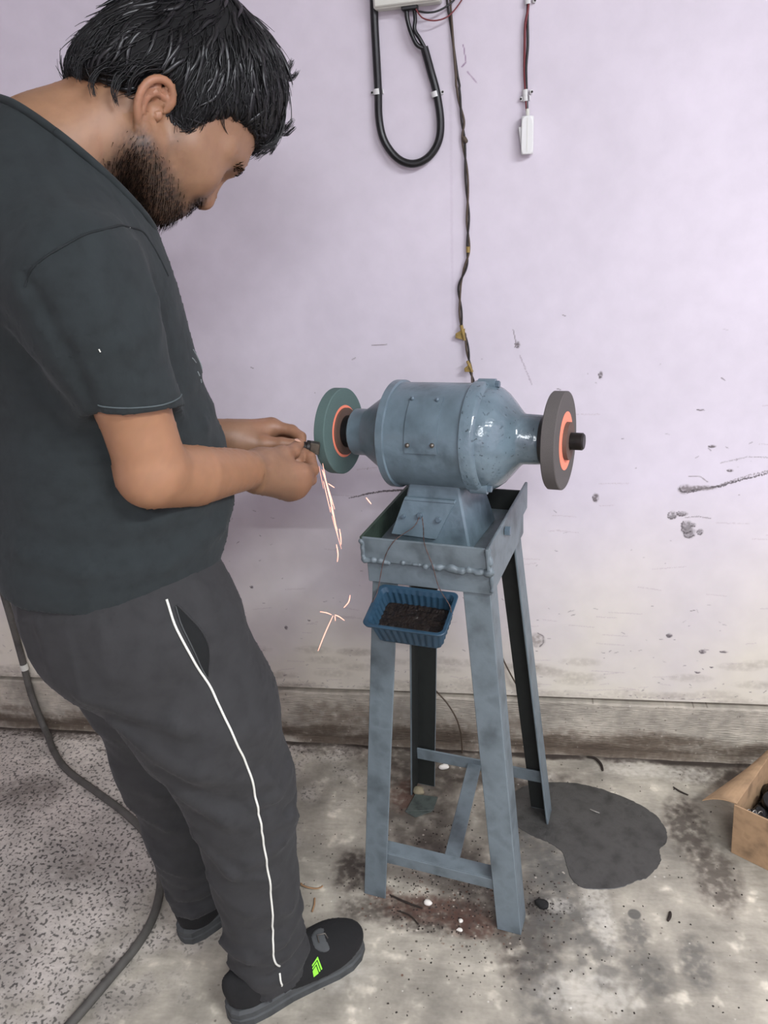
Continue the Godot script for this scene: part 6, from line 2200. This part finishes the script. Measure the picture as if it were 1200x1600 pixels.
func floor_bits() -> void:
	# the damp patch: a skin of oily wet on the concrete with an irregular edge
	var edge := [Vector2(-0.02, 0.17), Vector2(0.016, 0.147), Vector2(0.065, 0.136), Vector2(0.122, 0.133), Vector2(0.165, 0.139), Vector2(0.207, 0.151), Vector2(0.28, 0.186), Vector2(0.332, 0.229), Vector2(0.350, 0.262), Vector2(0.357, 0.295), Vector2(0.349, 0.333), Vector2(0.331, 0.352), Vector2(0.330, 0.380), Vector2(0.322, 0.404), Vector2(0.287, 0.446), Vector2(0.262, 0.457), Vector2(0.224, 0.480), Vector2(0.178, 0.490), Vector2(0.132, 0.489), Vector2(0.107, 0.462), Vector2(0.100, 0.430), Vector2(0.090, 0.385), Vector2(0.060, 0.358), Vector2(0.014, 0.336), Vector2(-0.03, 0.300), Vector2(-0.045, 0.25), Vector2(-0.04, 0.20)]
	var poly := PackedVector2Array()
	var n := edge.size()
	var nf := FastNoiseLite.new()
	nf.frequency = 1.0
	for i in n:
		for k in 8:
			var p: Vector2 = edge[i].cubic_interpolate(edge[(i + 1) % n], edge[(i + n - 1) % n], edge[(i + 2) % n], k / 8.0)
			poly.append(p + Vector2(nf.get_noise_2d(p.x * 60, p.y * 60), nf.get_noise_2d(p.x * 60 + 40, p.y * 60)) * 0.003)
	var c := Vector2(0.15, 0.3)
	for i in poly.size():
		poly[i] -= c
	var s := Shape.new()
	s.prism(poly, 0.0, 0.0012, 0.0008)
	var o := put("damp_patch", s.mesh(), M.damp, null, Vector3(c.x, 0.0002, c.y))
	tag(o, "dark grey damp patch on the floor right of the stand", "damp patch")
	# bent offcut of sheet under the stand
	o = put("sheet_offcut", null, M.offcut, null, Vector3(-0.285, 0.0, 0.25))
	s = Shape.new()
	s.chamfered([Vector3(-0.038, 0.002, 0.035), Vector3(0.038, 0.006, 0.028), Vector3(0.045, 0.006, -0.020), Vector3(-0.020, 0.002, -0.030), Vector3(-0.038, 0.006, 0.036), Vector3(0.038, 0.010, 0.029), Vector3(0.045, 0.011, -0.021), Vector3(-0.020, 0.007, -0.031)], 0.001)
	s.chamfered([Vector3(-0.040, 0.0, 0.033), Vector3(-0.010, 0.0, 0.052), Vector3(0.036, 0.004, 0.029), Vector3(-0.034, 0.004, 0.026), Vector3(-0.040, 0.003, 0.033), Vector3(-0.010, 0.003, 0.052), Vector3(0.036, 0.008, 0.029), Vector3(-0.034, 0.008, 0.026)], 0.001)
	o.mesh = s.mesh()
	tag(o, "bent grey-green metal sheet offcut on the dirty floor under the stand", "offcut")
	# wood shaving beside the man's shoe
	s = Shape.new()
	var pts := PackedVector3Array()
	for i in 15:
		var a := PI * 0.95 * i / 14.0
		pts.append(Vector3(-0.028 * cos(a), 0.0035 + 0.002 * sin(a * 2.0), 0.012 * sin(a)))
	s.tube(pts, 0.0028, 6, true, 0.4)
	o = put("wood_shaving", s.mesh(), M.tan, null, Vector3(-0.522, 0.0, 0.545))
	tag(o, "curled tan wood shaving on the floor left of the stand", "shaving")
	s = Shape.new()
	s.tube(PackedVector3Array([Vector3(0, 0.003, 0), Vector3(0.004, 0.004, 0.02), Vector3(0.003, 0.003, 0.038)]), 0.0022, 6)
	o = put("wood_splinter", s.mesh(), M.tan, null, Vector3(-0.505, 0.0, 0.585))
	tag(o, "short tan splinter on the floor just in front of the shoe", "splinter")
	for q in [["twig", Vector3(0.179, 0, 0.014), [Vector3(0, 0.005, 0.012), Vector3(0.02, 0.007, 0.02), Vector3(0.034, 0.006, 0.042), Vector3(0.038, 0.004, 0.066)], 0.0042, "dark curved twig on the floor near the skirting"], ["metal_sliver", Vector3(0.322, 0, 0.553), [Vector3(0.004, 0.004, -0.012), Vector3(0.002, 0.005, 0.0), Vector3(-0.005, 0.004, 0.013)], 0.0038, "short black sliver on the floor in front of the damp patch"], ["twig", Vector3(-0.323, 0, 0.558), [Vector3(0, 0.003, 0), Vector3(0.04, 0.005, 0.018), Vector3(0.082, 0.004, 0.030)], 0.0026, "thin brown twig lying under the front rail of the stand"], ["twig", Vector3(-0.30, 0, 0.60), [Vector3(0, 0.003, 0), Vector3(0.03, 0.004, 0.01), Vector3(0.055, 0.003, 0.032)], 0.0018, "thinner twig on the floor in front of the stand's front rail"], ["metal_sliver", Vector3(0.40, 0, 0.13), [Vector3(0, 0.003, 0), Vector3(0.015, 0.003, 0.016), Vector3(0.034, 0.003, 0.028)], 0.0025, "dark thin sliver on the floor left of the cardboard box flap"], ["metal_sliver", Vector3(0.17, 0, 0.235), [Vector3(0, 0.005, 0), Vector3(0.012, 0.006, 0.008), Vector3(0.024, 0.005, 0.012)], 0.0016, "small pale metal shaving lying on the damp patch"]]:
		s = Shape.new()
		var rad := []
		var sp := spline(q[2], 5)
		for i in sp.size():
			rad.append(q[3] * (0.5 + 0.5 * sin(PI * (0.1 + 0.8 * i / (sp.size() - 1)))))
		s.tube(sp, rad, 7)
		o = put(q[0], s.mesh(), M.twig if q[4].find("pale") < 0 else M.steel_bright, null, q[1])
		tag(o, q[4], "twig" if q[0] == "twig" else "sliver")
	lump("pebble", Vector3(-0.231, 0, 0.571), Vector3(0.012, 0.010, 0.009), M.chalk, "white chip of plaster on the floor under the front rail", "chip", 3)
	lump("pebble", Vector3(-0.149, 0, 0.612), Vector3(0.006, 0.006, 0.006), M.chalk, "small white chip nearer the front right leg", "chip", 5)
	lump("pebble", Vector3(-0.150, 0, 0.636), Vector3(0.008, 0.006, 0.005), M.chalk, "white chip farthest forward beside the front right leg", "chip", 6)
	lump("dirt_clod", Vector3(0.035, 0, 0.552), Vector3(0.022, 0.014, 0.016), M.clod, "black crumbly dirt clod beside the foot of the front right leg", "dirt clod", 8)
	lump("pebble", Vector3(-0.30, 0, 0.205), Vector3(0.022, 0.016, 0.018), M.tan_stone, "pale stone on the floor by the rear left leg under the stand", "stone", 9)
	lump("pebble", Vector3(-0.235, 0, 0.10), Vector3(0.016, 0.012, 0.012), M.chalk, "white crumb of plaster behind the rear rail", "chip", 10)
	# loose grit, too fine to count
	var rr := RandomNumberGenerator.new()
	rr.seed = 99
	s = Shape.new()
	for i in 900:
		var p := Vector3(rr.randfn(-0.17, 0.13), 0.0, rr.randfn(0.52, 0.13))
		if i % 3 == 0:
			p = Vector3(rr.randf_range(-0.7, 0.5), 0, rr.randf_range(0.05, 1.0))
		elif i % 7 == 0:
			p = Vector3(rr.randfn(0.03, 0.03), 0, rr.randfn(0.545, 0.03))
		if p.z < 0.03 or (p.x < -0.32 and p.z > 0.58) or (p.x < -0.6 and p.z > 0.45):
			continue
		var r := rr.randf_range(0.0010, 0.0030)
		var t := []
		for k in 4:
			var a := TAU * k / 4 + rr.randf()
			t.append(p + Vector3(cos(a) * r, 0.0, sin(a) * r))
		var top := p + Vector3(0, r * 1.1, 0)
		for k in 4:
			s.flat([t[k], t[(k + 1) % 4], top], t[k] - p + Vector3(0, r, 0))
	o = put("grit", s.mesh(), M.grit, null)
	tag(o, "fine dark grit and swarf scattered on the floor round the stand", "grit", "", "stuff")
